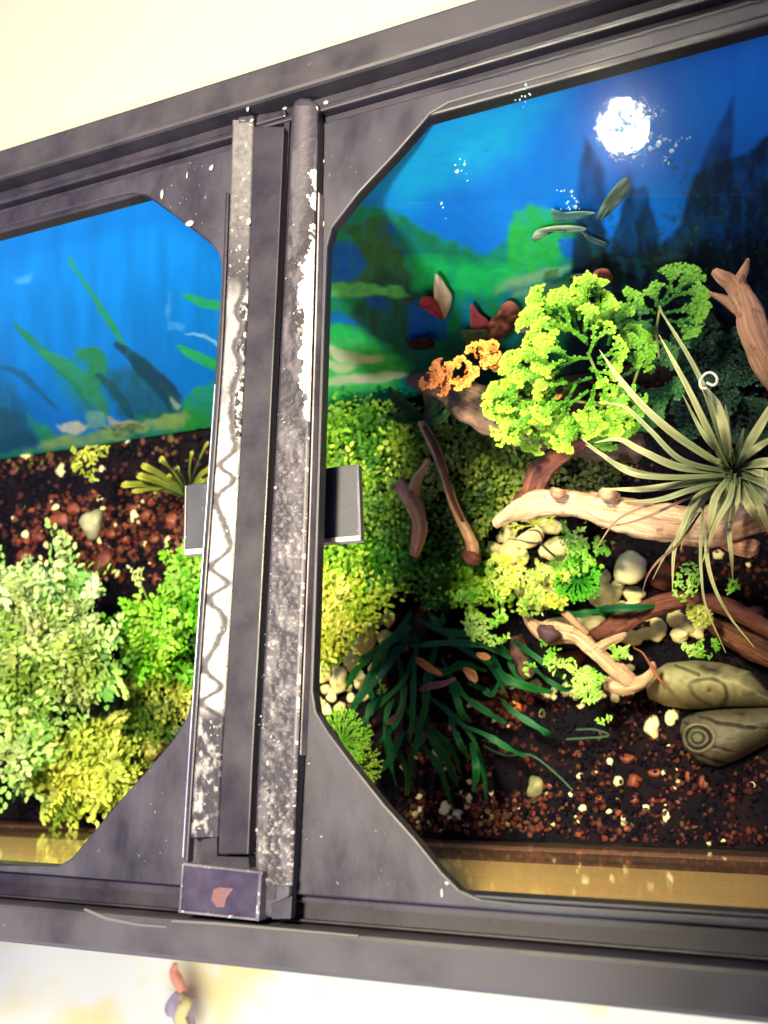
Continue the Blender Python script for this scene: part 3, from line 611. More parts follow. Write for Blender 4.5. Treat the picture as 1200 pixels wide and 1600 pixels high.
def blade(pts, w_, c, soft=3, amt=1., sd=0):
    S_ = catmull(pts, 5); n = len(S_); l = []; r = []
    for i, s in enumerate(S_):
        t_ = S_[min(i+1, n-1)]-S_[max(i-1, 0)]; t_ = t_/np.linalg.norm(t_); q = w_*math.sin(math.pi*min(.97, .12+i/(n-1)*.85))**.7
        l.append((s[0]-t_[1]*q, s[1]+t_[0]*q)); r.append((s[0]+t_[1]*q, s[1]-t_[0]*q))
    paint(l+r[::-1], c, soft, amt, .5, .25, sd)
# left part
paint([(-80, 640), (20, 640), (60, 690), (60, 760), (-80, 760)], (26, 76, 104), 12)
paint([(-80, 600), (-10, 560), (30, 620), (75, 690), (-80, 720)], (20, 90, 110), 14, .7)
paint([(40, 645), (90, 680), (180, 668), (230, 640), (290, 640), (370, 655), (370, 690), (-60, 720), (60, 700)], (38, 150, 92), 10)
paint([(120, 545), (160, 560), (170, 640), (130, 650), (100, 620), (90, 580)], (30, 130, 120), 22, .6)
paint([(200, 570), (240, 585), (285, 615), (285, 650), (200, 655), (170, 620), (160, 580)], (28, 92, 96), 14, .85)
for p, w_, c in (([(108, 403), (150, 468), (188, 530), (208, 566)], 5, (30, 140, 96)), ([(205, 552), (240, 590), (282, 640)], 15, (20, 78, 88)), ([(22, 505), (62, 545), (110, 590), (150, 650)], 7, (28, 126, 92)), ([(60, 548), (110, 575), (150, 620), (170, 655)], 11, (40, 140, 104)),
                 ([(180, 534), (210, 560), (250, 610), (268, 645)], 8, (16, 70, 96)), ([(118, 552), (150, 555), (150, 590), (140, 620)], 13, (36, 134, 90)), ([(230, 575), (262, 595), (285, 622)], 6, (24, 64, 100)), ([(0, 570), (40, 590), (90, 640)], 6, (18, 96, 140)), ([(150, 585), (190, 620), (210, 660)], 8, (22, 84, 100)),
                 ([(375, 486), (330, 474), (283, 461)], 9, (34, 158, 86)), ([(375, 585), (320, 562), (276, 540)], 9, (36, 170, 80)), ([(370, 560), (325, 528), (290, 520)], 2.5, (110, 190, 220))): blade(p, w_, c)
paint([(262, 455), (268, 450), (266, 500), (290, 506), (286, 516), (262, 514)], (70, 160, 220), 4, .6)
paint([(288, 625), (310, 600), (345, 600), (375, 620), (375, 690), (280, 690)], (40, 160, 66), 10)
paint([(90, 660), (112, 655), (140, 663), (120, 680), (100, 672)], (196, 208, 180), 4); paint([(165, 650), (200, 655), (228, 660), (200, 668), (170, 664)], (176, 190, 150), 4)
paint([(60, 690), (140, 676), (200, 662), (290, 645), (300, 652), (220, 676), (120, 698), (60, 702)], (150, 186, 110), 8, .8); paint([(140, 640), (160, 645), (165, 670), (135, 668)], (120, 190, 140), 6, .7)
paint([(240, 655), (290, 645), (290, 665), (245, 675)], (150, 186, 88), 6, .8); paint([(268, 620), (282, 632), (278, 640), (266, 628)], (170, 210, 180), 4, .7); paint([(20, 430), (50, 425), (45, 440), (25, 440)], (80, 180, 230), 8, .5)
# right part
paint([(590, 290), (640, 205), (720, 170), (860, 150), (800, 240), (700, 290), (620, 330)], (16, 176, 240), 60, .75, 1, 0)  # soft cyan patch: highlight on a film fold painted into the print
paint([(640, 330), (760, 280), (900, 260), (900, 400), (700, 400)], (0, 118, 222), 50, .6, 1, 0)
paint([(505, 330), (600, 320), (690, 370), (760, 400), (812, 350), (880, 330), (960, 400), (1300, 380), (1300, 700), (480, 720), (490, 420)], (18, 136, 78), 10)
paint([(500, 375), (560, 380), (580, 420), (560, 440), (500, 438)], (10, 92, 190), 8); paint([(580, 345), (640, 350), (650, 400), (600, 392)], (12, 78, 190), 8)
paint([(540, 350), (600, 335), (650, 440), (600, 460), (520, 455), (575, 420)], (50, 100, 54), 10); paint([(600, 420), (660, 440), (640, 560), (540, 500)], (30, 74, 70), 16)
paint([(625, 335), (700, 385), (745, 400), (740, 430), (650, 420), (615, 370)], (12, 120, 84), 8)
paint([(640, 400), (760, 410), (830, 420), (780, 460), (650, 450)], (20, 184, 92), 18); paint([(800, 330), (830, 315), (866, 325), (880, 370), (875, 420), (800, 425), (790, 370)], (34, 172, 76), 10)
paint([(868, 372), (905, 370), (905, 405), (880, 400)], (12, 96, 206), 4)
paint([(480, 438), (620, 446), (640, 460), (560, 464), (480, 460)], (96, 196, 100), 6); paint([(480, 500), (560, 510), (620, 560), (600, 610), (480, 630)], (40, 196, 84), 14)
paint([(480, 520), (540, 530), (600, 550), (640, 580), (600, 606), (480, 625)], (84, 216, 104), 22, .75)
paint([(480, 485), (540, 492), (560, 506), (500, 508)], (6, 110, 200), 4); paint([(640, 470), (700, 480), (706, 536), (640, 532)], (8, 84, 190), 4); paint([(560, 462), (600, 466), (610, 484), (580, 480)], (12, 74, 170), 6)
for p in ([(500, 540), (540, 555), (600, 562)], [(500, 560), (530, 575), (560, 572)], [(540, 590), (600, 588), (640, 585)], [(515, 545), (540, 562), (600, 555)], [(500, 600), (540, 592), (590, 592)]): blade(p, 7, (214, 240, 176), 5, .9)
for p in ([(775, 452), (830, 436), (900, 412)], [(790, 440), (840, 430), (880, 420)], [(800, 460), (850, 452), (900, 440)]): blade(p, 8, (120, 176, 132), 8, .75)
paint([(820, 480), (700, 540), (700, 640), (900, 640)], (18, 52, 56), 30, .8)
paint([(640, 540), (720, 530), (840, 560), (840, 640), (640, 640)], (16, 62, 66), 20, .8)
# dark spires and vegetation at right
paint([(914, 212), (930, 235), (944, 262), (950, 330), (900, 330), (904, 280)], (10, 44, 96), 10, .85, .25); paint([(1146, 150), (1146, 210), (1138, 300), (1060, 360), (1080, 300), (1105, 230)], (10, 36, 88), 10, .85, .25)
paint([(1020, 330), (1035, 380), (1062, 350), (1085, 270), (1120, 250), (1160, 240), (1200, 210), (1300, 180), (1300, 720), (870, 700), (900, 330), (940, 330), (950, 390), (985, 290), (1010, 290)], (12, 40, 66), 8, .97, .6)
paint([(905, 400), (1000, 380), (1300, 360), (1300, 720), (860, 700)], (8, 18, 40), 30, .95)
for i in range(150):
    g = rr; x = g.uniform(1050, 1280); y = g.uniform(240, 480); a = g.uniform(0, 3.1); l = g.uniform(6, 15); blade([(x, y), (x+l*.5*math.cos(a), y+l*.5*math.sin(a)), (x+l*math.cos(a), y+l*math.sin(a))], 2.5, g.choice([(30, 84, 84), (22, 70, 80), (40, 96, 88)]), 2, .6)
for i in range(60):
    g = rr; x = g.uniform(930, 1080); y = g.uniform(330, 420); a = g.uniform(0, 3.1); l = g.uniform(8, 18); blade([(x, y), (x+l*.5*math.cos(a), y+l*.5*math.sin(a)), (x+l*math.cos(a), y+l*math.sin(a))], 3, g.choice([(24, 66, 84), (20, 60, 70)]), 3, .5)
bul = .0009*np.array(fbm(GX*1000, GZ*1000, 60, 2))
V = np.stack([GX, YB-bul, GZ], -1).reshape(-1, 3); idx = np.arange(len(V)).reshape(nz, nx)
Fc = np.stack([idx[:-1, :-1], idx[1:, :-1], idx[1:, 1:], idx[:-1, 1:]], -1).reshape(-1, 4)
po = link('backdrop_film', mesh('backdrop_film', V, Fc, col=np.clip(A.reshape(-1, 3)*1.4, 0, 1), smooth=True), M_poster)
tag(po, 'blue underwater scene printed on the film along the back of the tank', 'backdrop', kind='thing')

# ================================================================ substrate
gx, gy = np.meshgrid(np.linspace(X0+.006, X1-.006, 260), np.linspace(YF+.0004, YB-.0015, 140))
gz = FLOOR-.001+.004*fbm(gx*1000+500, gy*1000+500, 30, 3)
soilc = np.zeros(gx.shape+(3,)); soilc[:] = lin((7, 4, 15)); soilc += (lin((34, 18, 20))-lin((7, 4, 15)))*np.clip(fbm(gx*1000+900, gy*1000+900, 20, 3)-.4, 0, 1)[..., None]*1.5
idx = np.arange(gx.size).reshape(gx.shape); Fc = np.stack([idx[:-1, :-1], idx[:-1, 1:], idx[1:, 1:], idx[1:, :-1]], -1).reshape(-1, 4)
so = link('dark_soil', mesh('dark_soil', np.stack([gx, gy, gz], -1).reshape(-1, 3), Fc, col=soilc.reshape(-1, 3), smooth=True), M_gravel); tag(so, kind='structure')
def soilz(x, y): return FLOOR+.0015
def gravel(name, regs, seed, label):
    g = np.random.default_rng(seed); Vi, Fi = ico(1); Vi = Vi.copy(); VV = []; FF = []; CC = []; n0 = 0
    for poly, n, smin, smax, pal, cut in regs:
        x0 = min(p[0] for p in poly); x1 = max(p[0] for p in poly); y0 = min(p[1] for p in poly); y1 = max(p[1] for p in poly)
        X = g.uniform(x0, x1, n*4); Y = g.uniform(y0, y1, n*4); m = inpoly(X, Y, poly) & (fbm(X+seed*9, Y, 45, 2) > cut); X = X[m][:n]; Y = Y[m][:n]
        cs = [lin(c) for c, w_ in pal]; ws = np.array([w_ for c, w_ in pal], float); ws /= ws.sum()
        for x, y in zip(X, Y):
            z = FLOOR+.0005+g.random()*.002; p = P(x, y, z)
            if p.x < X0+.010 or p.x > X1-.010 or p.y < YF+.002 or p.y > YB-.003: continue
            s = g.uniform(smin, smax)**1.0*(1 if g.random() > .06 else 1.35); r = s*.5*K(x, y, z)
            J = Vi*(1+g.uniform(-.42, .42, (len(Vi), 1)))*np.array([r*g.uniform(.75, 1.25), r*g.uniform(.75, 1.25), r*.7]); a = g.uniform(0, 6.28); c_, s_ = math.cos(a), math.sin(a)
            J[:, :2] = J[:, :2]@np.array([[c_, s_], [-s_, c_]]); VV.append(J+np.array(p[:])); FF.append(Fi+n0); n0 += len(Vi); CC.append(np.repeat([cs[g.choice(len(cs), p=ws)]*g.uniform(.7, 1.3)], len(Vi), 0))
    o = link(name, mesh(name, np.vstack(VV), np.vstack(FF), col=np.vstack(CC)), M_gravel); return tag(o, label, 'gravel', kind='stuff')
BK = (8, 5, 18); BK2 = (15, 10, 24); RD = (96, 45, 36); RD2 = (62, 30, 34); WH = (222, 206, 150); BR = (92, 58, 46); OR = (124, 62, 42)
allr = [(-60, 700), (330, 655), (620, 620), (1260, 560), (1260, 1345), (600, 1310), (-60, 1285)]
gravel('gravel', [
    (allr, 12000, 5, 10, [(BK, 5), (BK2, 4), (RD2, 1.0), (BR, .5)], 0),
    ([(20, 790), (100, 770), (200, 765), (310, 770), (310, 900), (160, 910), (60, 880), (20, 850)], 800, 4, 10, [(RD, 5), (RD2, 3), (BR, 3), (OR, 2), (WH, .5)], .30),
    ([(-20, 700), (300, 672), (330, 700), (200, 720), (-20, 745)], 120, 5, 10, [(BR, 3), (RD2, 2), ((90, 80, 40), 2)], .45),
    ([(620, 1130), (760, 1080), (900, 1080), (850, 1180), (1000, 1130), (1080, 1170), (1260, 1190), (1260, 1340), (640, 1305)], 620, 5, 12, [(RD, 3), (RD2, 5), (BR, 2), (WH, .35), (OR, .6)], .40),
    ([(640, 1130), (720, 1130), (720, 1210), (650, 1210)], 90, 6, 10, [(RD, 4), (OR, 2), (WH, 2), (BR, 3)], 0),
    ([(620, 1225), (860, 1240), (860, 1300), (640, 1303)], 210, 5, 11, [(RD, 4), (BR, 3), (WH, .7), ((130, 110, 70), 1)], .2),
    ([(760, 1060), (840, 1060), (830, 1130), (780, 1140)], 120, 6, 12, [(RD, 4), (OR, 3), (WH, .6), (BR, 2)], .2),
    ([(1000, 850), (1260, 850), (1260, 960), (1010, 960)], 220, 6, 12, [(RD2, 4), (RD, 2), (BR, 2), (BK, 4)], .3),
    ([(950, 1080), (1080, 1080), (1070, 1140), (960, 1130)], 120, 4, 9, [(RD2, 4), (BR, 2), (WH, .5), (BK, 3)], .3),
    ([(150, 1060), (240, 1060), (260, 1200), (200, 1270), (150, 1270)], 120, 6, 11, [(RD, 2), (RD2, 4), (BK, 3)], .3),
], 11, 'dark gravel mixed with red and white grit over the tank floor')

# ---- stones one by one: (x, y, w, h, material, label, group, rotation)
Gp = 'cream pebbles between the moss and the dark strap leaves'; lp_ = 'cream pebble between yellow moss and dark strap leaves'
for x, y, w_, h_, r in ((572, 1000, 34, 44, 20), (602, 998, 22, 26, 0), (608, 968, 20, 24, 0), (503, 1053, 30, 28, 0), (529, 1062, 31, 38, 10), (550, 1031, 30, 38, 0), (500, 1100, 20, 20, 0), (518, 1090, 18, 15, 0), (549, 1090, 14, 17, 0), (508, 1077, 17, 15, 0), (521, 1018, 20, 18, 0), (501, 1007, 22, 22, 0), (500, 1033, 22, 20, 0), (587, 1022, 14, 14, 0), (541, 1005, 18, 16, 0), (560, 1070, 14, 12, 0), (592, 972, 16, 14, 0)):
    stone('pebble', x, y, w_, h_, M_cream, lp_, Gp, r, z=FLOOR+.004, lift=.5)
stone('pebble', 568, 1063, 15, 38, M_cream, 'long upright cream pebble beside the dark strap leaves', None, -35, z=FLOOR+.008)
Gs = 'cream pebbles in the front right gravel'; ls = 'small cream pebble in the gravel near the front glass'
for x, y, w_, h_ in ((658, 1265, 15, 12), (697, 1262, 24, 21), (717, 1272, 20, 17), (733, 1247, 13, 16), (768, 1237, 12, 18), (807, 1263, 14, 11), (655, 1245, 14, 10), (741, 1262, 9, 8), (712, 1240, 9, 7), (906, 1213, 13, 11), (892, 1241, 10, 10), (910, 1263, 15, 14), (965, 1222, 17, 19), (1010, 1262, 13, 12), (1041, 1275, 13, 24), (807, 1264, 15, 11), (905, 1283, 8, 7), (975, 1278, 11, 13), (952, 1268, 10, 8), (1037, 1208, 8, 10), (1092, 1278, 14, 8), (953, 1190, 12, 15), (1176, 1226, 13, 13), (892, 1157, 6, 6), (851, 1164, 6, 5), (873, 1185, 8, 5), (1045, 1167, 8, 10), (964, 1250, 7, 6), (1090, 1268, 8, 6), (930, 1207, 8, 6)):
    stone('pebble', x, y, w_, h_, M_white, ls, Gs)
Gr = 'red gravel stones at the front right'; lr = 'small red brown stone in the gravel near the front glass'
for x, y, w_, h_ in ((981, 1185, 25, 20), (991, 1220, 24, 22), (1098, 1223, 17, 26), (1023, 1208, 24, 14), (992, 1250, 17, 15), (925, 1235, 15, 14), (938, 1248, 17, 12), (1075, 1215, 10, 20), (1060, 1253, 14, 10), (1020, 1250, 10, 8), (860, 1228, 16, 12), (880, 1175, 10, 8), (804, 1250, 14, 10), (740, 1225, 14, 10), (1084, 1292, 20, 9), (980, 1295, 18, 10), (1060, 1262, 12, 9), (805, 1110, 13, 10), (680, 1205, 12, 14), (692, 1160, 12, 10)):
    stone('red_stone', x, y, w_, h_, M_redst, lr, Gr, cat='stone')
Gl = 'cream pebbles on the left gravel'; ll_ = 'small cream pebble on the red gravel at the left'
for x, y, w_, h_ in ((210, 808, 13, 20), (101, 835, 13, 17), (88, 793, 14, 11), (158, 780, 10, 15), (155, 848, 9, 16), (40, 835, 12, 12), (72, 853, 9, 14), (263, 845, 10, 15), (227, 851, 7, 8), (232, 861, 7, 8), (235, 880, 8, 8), (38, 710, 18, 9), (46, 716, 12, 10), (200, 692, 9, 8), (95, 735, 14, 18), (160, 735, 10, 14), (200, 1090, 5, 5), (170, 855, 7, 8)):
    stone('pebble', x, y, w_, h_, M_cream, ll_, Gl)
Glr = 'red stones on the left gravel'; llr = 'rust red stone in the gravel at the left'
for x, y, w_, h_ in ((242, 843, 18, 14), (160, 880, 28, 34), (93, 813, 30, 20), (115, 795, 24, 18), (205, 795, 22, 14), (230, 805, 22, 16), (270, 812, 20, 26), (175, 835, 18, 14), (60, 840, 20, 16), (38, 870, 20, 18), (195, 843, 12, 12), (95, 860, 14, 14), (245, 905, 14, 20), (215, 945, 30, 18), (280, 850, 12, 20), (140, 850, 16, 12)):
    stone('red_stone', x, y, w_, h_, M_redst, llr, Glr, cat='stone')
stone('stone', 145, 821, 34, 36, mat_stone('pale_grey_stone', srgb(196, 194, 158), srgb(166, 166, 132)), 'pale grey facetted stone alone on the red gravel', cat='stone', hf=.8)
stone('stone', 52, 922, 74, 60, mat_stone('green_stone', srgb(60, 88, 66), srgb(40, 66, 56)), 'dark green rounded stone behind the pale feathery plant', cat='stone')
stone('stone', 838, 1228, 30, 36, M_grey, 'olive green oval stone near the front glass', cat='stone')
stone('stone', 290, 1058, 30, 44, M_cream, 'cream stone under the bright bush beside the brace', cat='stone', z=-.22)
stone('slate_chip', 155, 1110, 66, 84, mat_stone('slate', srgb(78, 82, 66), srgb(60, 62, 54)), 'flat grey slate piece between the feathery plants', cat='slate', rot=25, hf=.15, z=-.215)
stone('stone', 250, 1150, 34, 76, mat_stone('tan_rock', srgb(206, 190, 110), srgb(160, 150, 84)), 'long yellowish rock leaning beside the lower left corner plate', cat='stone', rot=25, z=-.22)
# right hand group
stone('stone', 984, 889, 62, 54, M_white, 'large smooth white stone below the big driftwood log', cat='stone', rot=-20, z=-.235, hf=.75, ang=.16)
stone('stone', 1036, 903, 44, 48, M_redst, 'orange red stone to the right of the large white stone', cat='stone', z=FLOOR+.003)
Gc = 'cream pebbles around the curved dark driftwood'; lc = 'cream pebble beside the curved dark driftwood'
for x, y, w_, h_, r in ((950, 930, 46, 40, 0), (988, 929, 32, 28, 0), (1003, 928, 14, 14, 0), (970, 946, 30, 15, 0), (1028, 982, 30, 40, 0), (1056, 968, 32, 26, 0), (1062, 990, 34, 28, 0), (1006, 990, 50, 22, -10), (870, 975, 52, 22, -10), (918, 976, 52, 32, -25), (1078, 975, 26, 30, 0), (944, 905, 24, 30, 0), (930, 935, 22, 24, 0), (1090, 962, 22, 18, 0), (893, 990, 24, 16, 0)):
    stone('pebble', x, y, w_, h_, M_cream, lc, Gc, r, z=FLOOR+.004, lift=.4)
Gu = 'cream pebbles under the pale log'; lu = 'flat cream pebble under the left end of the big log'
for x, y, w_, h_, r in ((867, 857, 44, 40, 0), (827, 841, 44, 32, 0), (797, 863, 36, 42, 0), (782, 882, 16, 15, 0), (857, 822, 50, 26, 10), (812, 921, 22, 24, 0), (832, 900, 24, 18, 0), (790, 840, 30, 14, 0), (815, 870, 26, 26, 0), (842, 935, 22, 14, 0), (775, 900, 20, 16, 0), (850, 890, 22, 18, 0), (795, 905, 20, 18, 0)):
    stone('pebble', x, y, w_, h_, M_cream, lu, Gu, r, z=FLOOR+.004, lift=.4)
for x, y, w_, h_, m_, lab in ((890, 1030, 52, 28, M_redst, 'rust red flat stone under the pale forked driftwood'), (838, 1076, 18, 9, M_white, 'tiny white chip left of the white double pebble'), (867, 1080, 17, 16, M_white, 'round white pebble touching a longer white one at the gravel edge'), (889, 1080, 30, 17, M_white, 'oblong white pebble at the front edge of the plants'), (907, 1103, 14, 11, M_cream, 'small cream pebble on black soil in front of the oblong white pebble'),
                              (1018, 1136, 28, 36, M_white, 'angular white stone left of the log ornament'), (1049, 1121, 22, 30, M_cream, 'angular cream stone touching the log ornament'), (1122, 867, 20, 18, M_cream, 'cream pebble under the leaf tips right of the red stone'), (1168, 883, 15, 12, M_cream, 'cream pebble below the end of the broken log'), (810, 1104, 16, 18, mat_stone('orange_stone', srgb(225, 126, 50), srgb(196, 96, 44)), 'bright orange stone at the tip of the strap leaves'),
                              (852, 1085, 30, 16, M_brownst, 'brown stone behind the white chips'), (982, 1083, 26, 14, M_cream, 'cream pebble under the front end of the pale forked driftwood'), (845, 1115, 14, 16, M_grey, 'olive pebble right of the orange stone'), (1180, 955, 34, 22, M_brownst, 'brown stone at the right end of the curved driftwood')):
    stone('stone' if 'pebble' not in lab else 'pebble', x, y, w_, h_, m_, lab, cat='stone' if 'pebble' not in lab else 'pebble')

def more(poly, n, s0, s1, label, group, zz=FLOOR+.003):
    k_ = 0
    while k_ < n:
        x = rr.uniform(min(q[0] for q in poly), max(q[0] for q in poly)); y = rr.uniform(min(q[1] for q in poly), max(q[1] for q in poly))
        if inpoly(np.array([x]), np.array([y]), poly)[0]:
            s_ = rr.uniform(s0, s1); stone('pebble', x, y, s_*rr.uniform(.9, 1.4), s_, M_cream, label, group, rr.uniform(0, 90), z=zz, lift=.3); k_ += 1
more([(492, 1000), (560, 955), (625, 960), (600, 1040), (560, 1110), (500, 1120)], 15, 12, 22, lp_, Gp)
more([(935, 905), (1020, 930), (1110, 950), (1100, 1000), (1000, 1005), (950, 985)], 17, 16, 28, lc, Gc)
more([(775, 830), (900, 825), (880, 880), (860, 960), (800, 950), (765, 890)], 19, 16, 30, lu, Gu)
more([(1000, 1020), (880, 1040), (830, 1060), (850, 1095), (960, 1095), (1010, 1085)], 14, 8, 17, 'small cream pebble in front of the pale driftwood root', 'cream pebbles in front of the pale driftwood root')
# ================================================================ driftwood
o = wood('driftwood_log', [(774, 819, -.150, 9), (790, 808, -.148, 15), (815, 795, -.145, 20), (850, 786, -.142, 23), (900, 787, -.14, 24), (955, 800, -.138, 28), (1010, 812, -.136, 31), (1070, 822, -.134, 33), (1125, 822, -.132, 36), (1190, 800, -.13, 36), (1290, 750, -.13, 36)], M_woodpale, seed=1, seg=20, n=9, rough=.3, ridge=.1)
tag(o, 'thick pale bleached driftwood log lying across the right side', 'driftwood')
wood('stub', [(1118, 832, -.136, 17), (1140, 845, -.135, 17), (1158, 856, -.134, 16), (1176, 858, -.133, 17), (1181, 860, -.133, 13)], M_woodtan, o, seed=4)
wood('branch', [(824, 792, -.150, 20), (831, 770, -.150, 20), (842, 741, -.148, 20), (862, 719, -.146, 17), (888, 702, -.143, 14), (914, 690, -.14, 10)], M_woodred, o, seed=6)
wood('knot', [(862, 765, -.139, 4), (870, 770, -.128, 9), (883, 771, -.13, 5)], M_woodtan, o, seed=8)
wood('knot', [(938, 770, -.13, 5), (948, 771, -.122, 10), (965, 776, -.13, 6)], M_woodpale, o, seed=8)
o = wood('driftwood_branch', [(1160, 448, -.05, 10), (1170, 482, -.055, 22), (1180, 520, -.06, 26), (1205, 570, -.07, 30), (1260, 640, -.09, 34)], M_woodtan, seed=11, seg=16, ridge=.2)
tag(o, 'forked tan driftwood branch rising at the top right edge', 'driftwood')
wood('fork', [(1169, 405, -.042, 3), (1163, 422, -.046, 7), (1156, 440, -.05, 10), (1163, 470, -.054, 15)], M_woodtan, o, seed=12)
wood('fork', [(1116, 424, -.044, 8), (1126, 432, -.046, 12), (1142, 445, -.05, 15), (1165, 478, -.055, 19)], M_woodtan, o, seed=13)
wood('fork', [(1108, 458, -.05, 3), (1120, 462, -.052, 5), (1140, 472, -.055, 9), (1163, 490, -.058, 12)], M_woodtan, o, seed=14)
o = wood('driftwood_twig', [(655, 656, -.185, 4), (666, 673, -.186, 7), (678, 697, -.187, 7.5), (692, 735, -.188, 7.5), (706, 780, -.19, 7), (722, 815, -.192, 8), (736, 845, -.194, 9), (741, 868, -.2, 11)], M_woodrose, seed=21)
tag(o, 'long thin curved twig with a dark centre stripe on the moss', 'twig')
wood('stripe', [(662, 666, -.1838, 3), (679, 697, -.1842, 4), (693, 735, -.1852, 4), (707, 780, -.1873, 3.6), (723, 814, -.1890, 3.4)], M_woodred, o, seed=22)
wood('knot', [(728, 862, -.20, 8), (738, 872, -.196, 11), (748, 876, -.2, 7)], M_woodred, o, seed=23)
o = wood('driftwood_fork', [(622, 760, -.18, 7), (634, 768, -.18, 12), (646, 790, -.181, 13), (656, 818, -.183, 12), (655, 842, -.186, 11), (648, 868, -.19, 7)], M_woodrose, seed=31)
tag(o, 'short forked driftwood piece standing left of the long thin twig', 'driftwood')
wood('fork', [(670, 718, -.172, 5), (661, 732, -.175, 5), (652, 748, -.178, 8), (645, 770, -.18, 10)], M_woodrose, o, seed=32)
wood('fork', [(612, 763, -.176, 3), (620, 760, -.178, 6), (632, 766, -.18, 9)], M_woodrose, o, seed=33); wood('fork', [(624, 747, -.176, 3), (630, 756, -.178, 5), (638, 768, -.18, 8)], M_woodrose, o, seed=34)
o = wood('driftwood_root', [(818, 955, -.215, 4), (832, 975, -.212, 10), (850, 986, -.21, 16), (872, 988, -.208, 17), (900, 994, -.207, 14), (922, 1012, -.206, 13), (944, 1032, -.205, 14), (966, 1050, -.205, 14), (984, 1066, -.207, 13)], M_woodpale, seed=41, rough=.3)
tag(o, 'pale forked driftwood root in front of the curved dark one', 'driftwood')
wood('fork', [(930, 1016, -.205, 9), (948, 1005, -.203, 8), (966, 997, -.2, 6), (978, 990, -.198, 3)], M_woodpale, o, seed=42)
wood('fork', [(948, 1068, -.212, 12), (968, 1072, -.21, 13), (990, 1071, -.208, 12), (1008, 1062, -.206, 9), (1020, 1048, -.204, 6), (1020, 1035, -.202, 4)], M_woodpale, o, seed=43)
wood('fork', [(880, 958, -.206, 4), (888, 963, -.204, 6), (902, 976, -.202, 5), (918, 990, -.205, 4)], M_woodtan, o, seed=44)
wood('knot', [(846, 985, -.208, 10), (858, 990, -.195, 14), (872, 994, -.205, 8)], mat_wood('violet_wood', srgb(110, 78, 84), srgb(84, 56, 66), srgb(50, 30, 44)), o, seed=45)
o = wood('curved_driftwood', [(918, 996, -.226, 7), (938, 988, -.222, 14), (965, 975, -.218, 17), (1000, 957, -.214, 17), (1040, 942, -.212, 17), (1085, 937, -.21, 17), (1130, 946, -.212, 17), (1172, 968, -.216, 15), (1250, 1010, -.22, 15)], M_woodred, seed=51, seg=16, ridge=.22)
tag(o, 'curved dark red brown driftwood arching among the cream pebbles', 'driftwood')
o = wood('brown_driftwood', [(1100, 965, -.235, 10), (1130, 985, -.232, 18), (1165, 1003, -.23, 24), (1220, 1030, -.23, 26)], mat_wood('brown_wood', srgb(150, 88, 44), srgb(84, 48, 36), srgb(42, 24, 30)), seed=53)
tag(o, 'short brown driftwood piece behind the log ornament at the right edge', 'driftwood')
o = wood('driftwood_lump', [(806, 998, -.232, 9), (811, 1018, -.228, 13), (816, 1038, -.228, 15), (828, 1056, -.232, 10)], mat_wood('rosy_wood', srgb(150, 108, 96), srgb(112, 72, 70), srgb(60, 34, 44)), seed=54)
tag(o, 'small rosy driftwood lump at the left of the pale root', 'driftwood')
o = wood('driftwood_slab', [(640, 590, -.15, 10), (690, 605, -.15, 20), (760, 640, -.152, 34), (840, 672, -.155, 36), (930, 690, -.158, 30), (1000, 700, -.16, 26)], mat_wood('grey_wood', srgb(128, 98, 76), srgb(90, 66, 56), srgb(50, 36, 44)), seed=55, flat=.4, seg=18)
tag(o, 'broad grey brown driftwood slab leaning at the back under the frilly plant', 'driftwood')

# ================================================================ log shaped resin ornament
def ring(X, Y, cx, cy, rx, ry, n, rot=0):
    c, s = math.cos(rot), math.sin(rot); u = ((X-cx)*c+(Y-cy)*s)/rx; v_ = (-(X-cx)*s+(Y-cy)*c)/ry; r = np.sqrt(u*u+v_*v_)
    return r
def c1(X, Y):
    w_ = (fbm(X, Y, 24, 2)-.5)*6; r = ring(X+w_, Y+w_*.6, 1113, 1083, 26, 17, 3, .15)
    g = -.0013*np.clip(np.cos(r*2*np.pi*.95), 0, 1)**3*(r < 1.5)*(.4+fbm(X, Y+33, 12, 2))
    g += -.0022*np.exp(-((Y-(1042+.42*(X-1060)))/2.6)**2)*((X > 1055) & (X < 1100)) - .0010*np.clip(np.sin((Y+.25*X+w_*2)/5.2), 0, 1)**3*(X < 1200)*(r > 1.9)*(X>1095)*.45
    return g+.0008*(fbm(X, Y, 9, 2)-.5)
def c2(X, Y):
    w_ = (fbm(X+50, Y, 24, 2)-.5)*5; r = ring(X+w_*.5, Y+w_*.5, 1095, 1155, 20, 17, 3)
    g = -.0024*np.clip(1-np.abs(r-.98)/.16, 0, 1)+.0012*np.exp(-((r-1.25)/.12)**2)-.0016*np.clip(1-np.abs(r-.5)/.14, 0, 1)
    L_ = np.sin((Y-.28*X+.0016*(X-1120)**2+w_)/3.3); g += -.0015*np.clip(L_, 0, 1)**2*(r > 1.45)*np.clip(fbm(X+5, Y*2, 20, 2)*3-.9, 0, 1)
    return g+.0006*(fbm(X, Y, 9, 2)-.5)
def rc(lo, hi):
    def f(X, Y, cv):
        t = np.clip(.5+cv/.0022+.6*(fbm(X, Y, 30, 3)-.35), 0, 1)[..., None]; gm = (np.clip(fbm(X+70, Y+40, 50, 2)-.55, 0, 1)*2)[..., None]
        c = lin(lo)*(1-t)+lin(hi)*t; return c*(1-gm)+lin((92, 108, 60))*gm
    return f
oz = FLOOR+.006
orn = empty('log_ornament', P(1110, 1110, FLOOR), 'grey olive resin log ornament with carved knot rings near the front right', 'ornament')
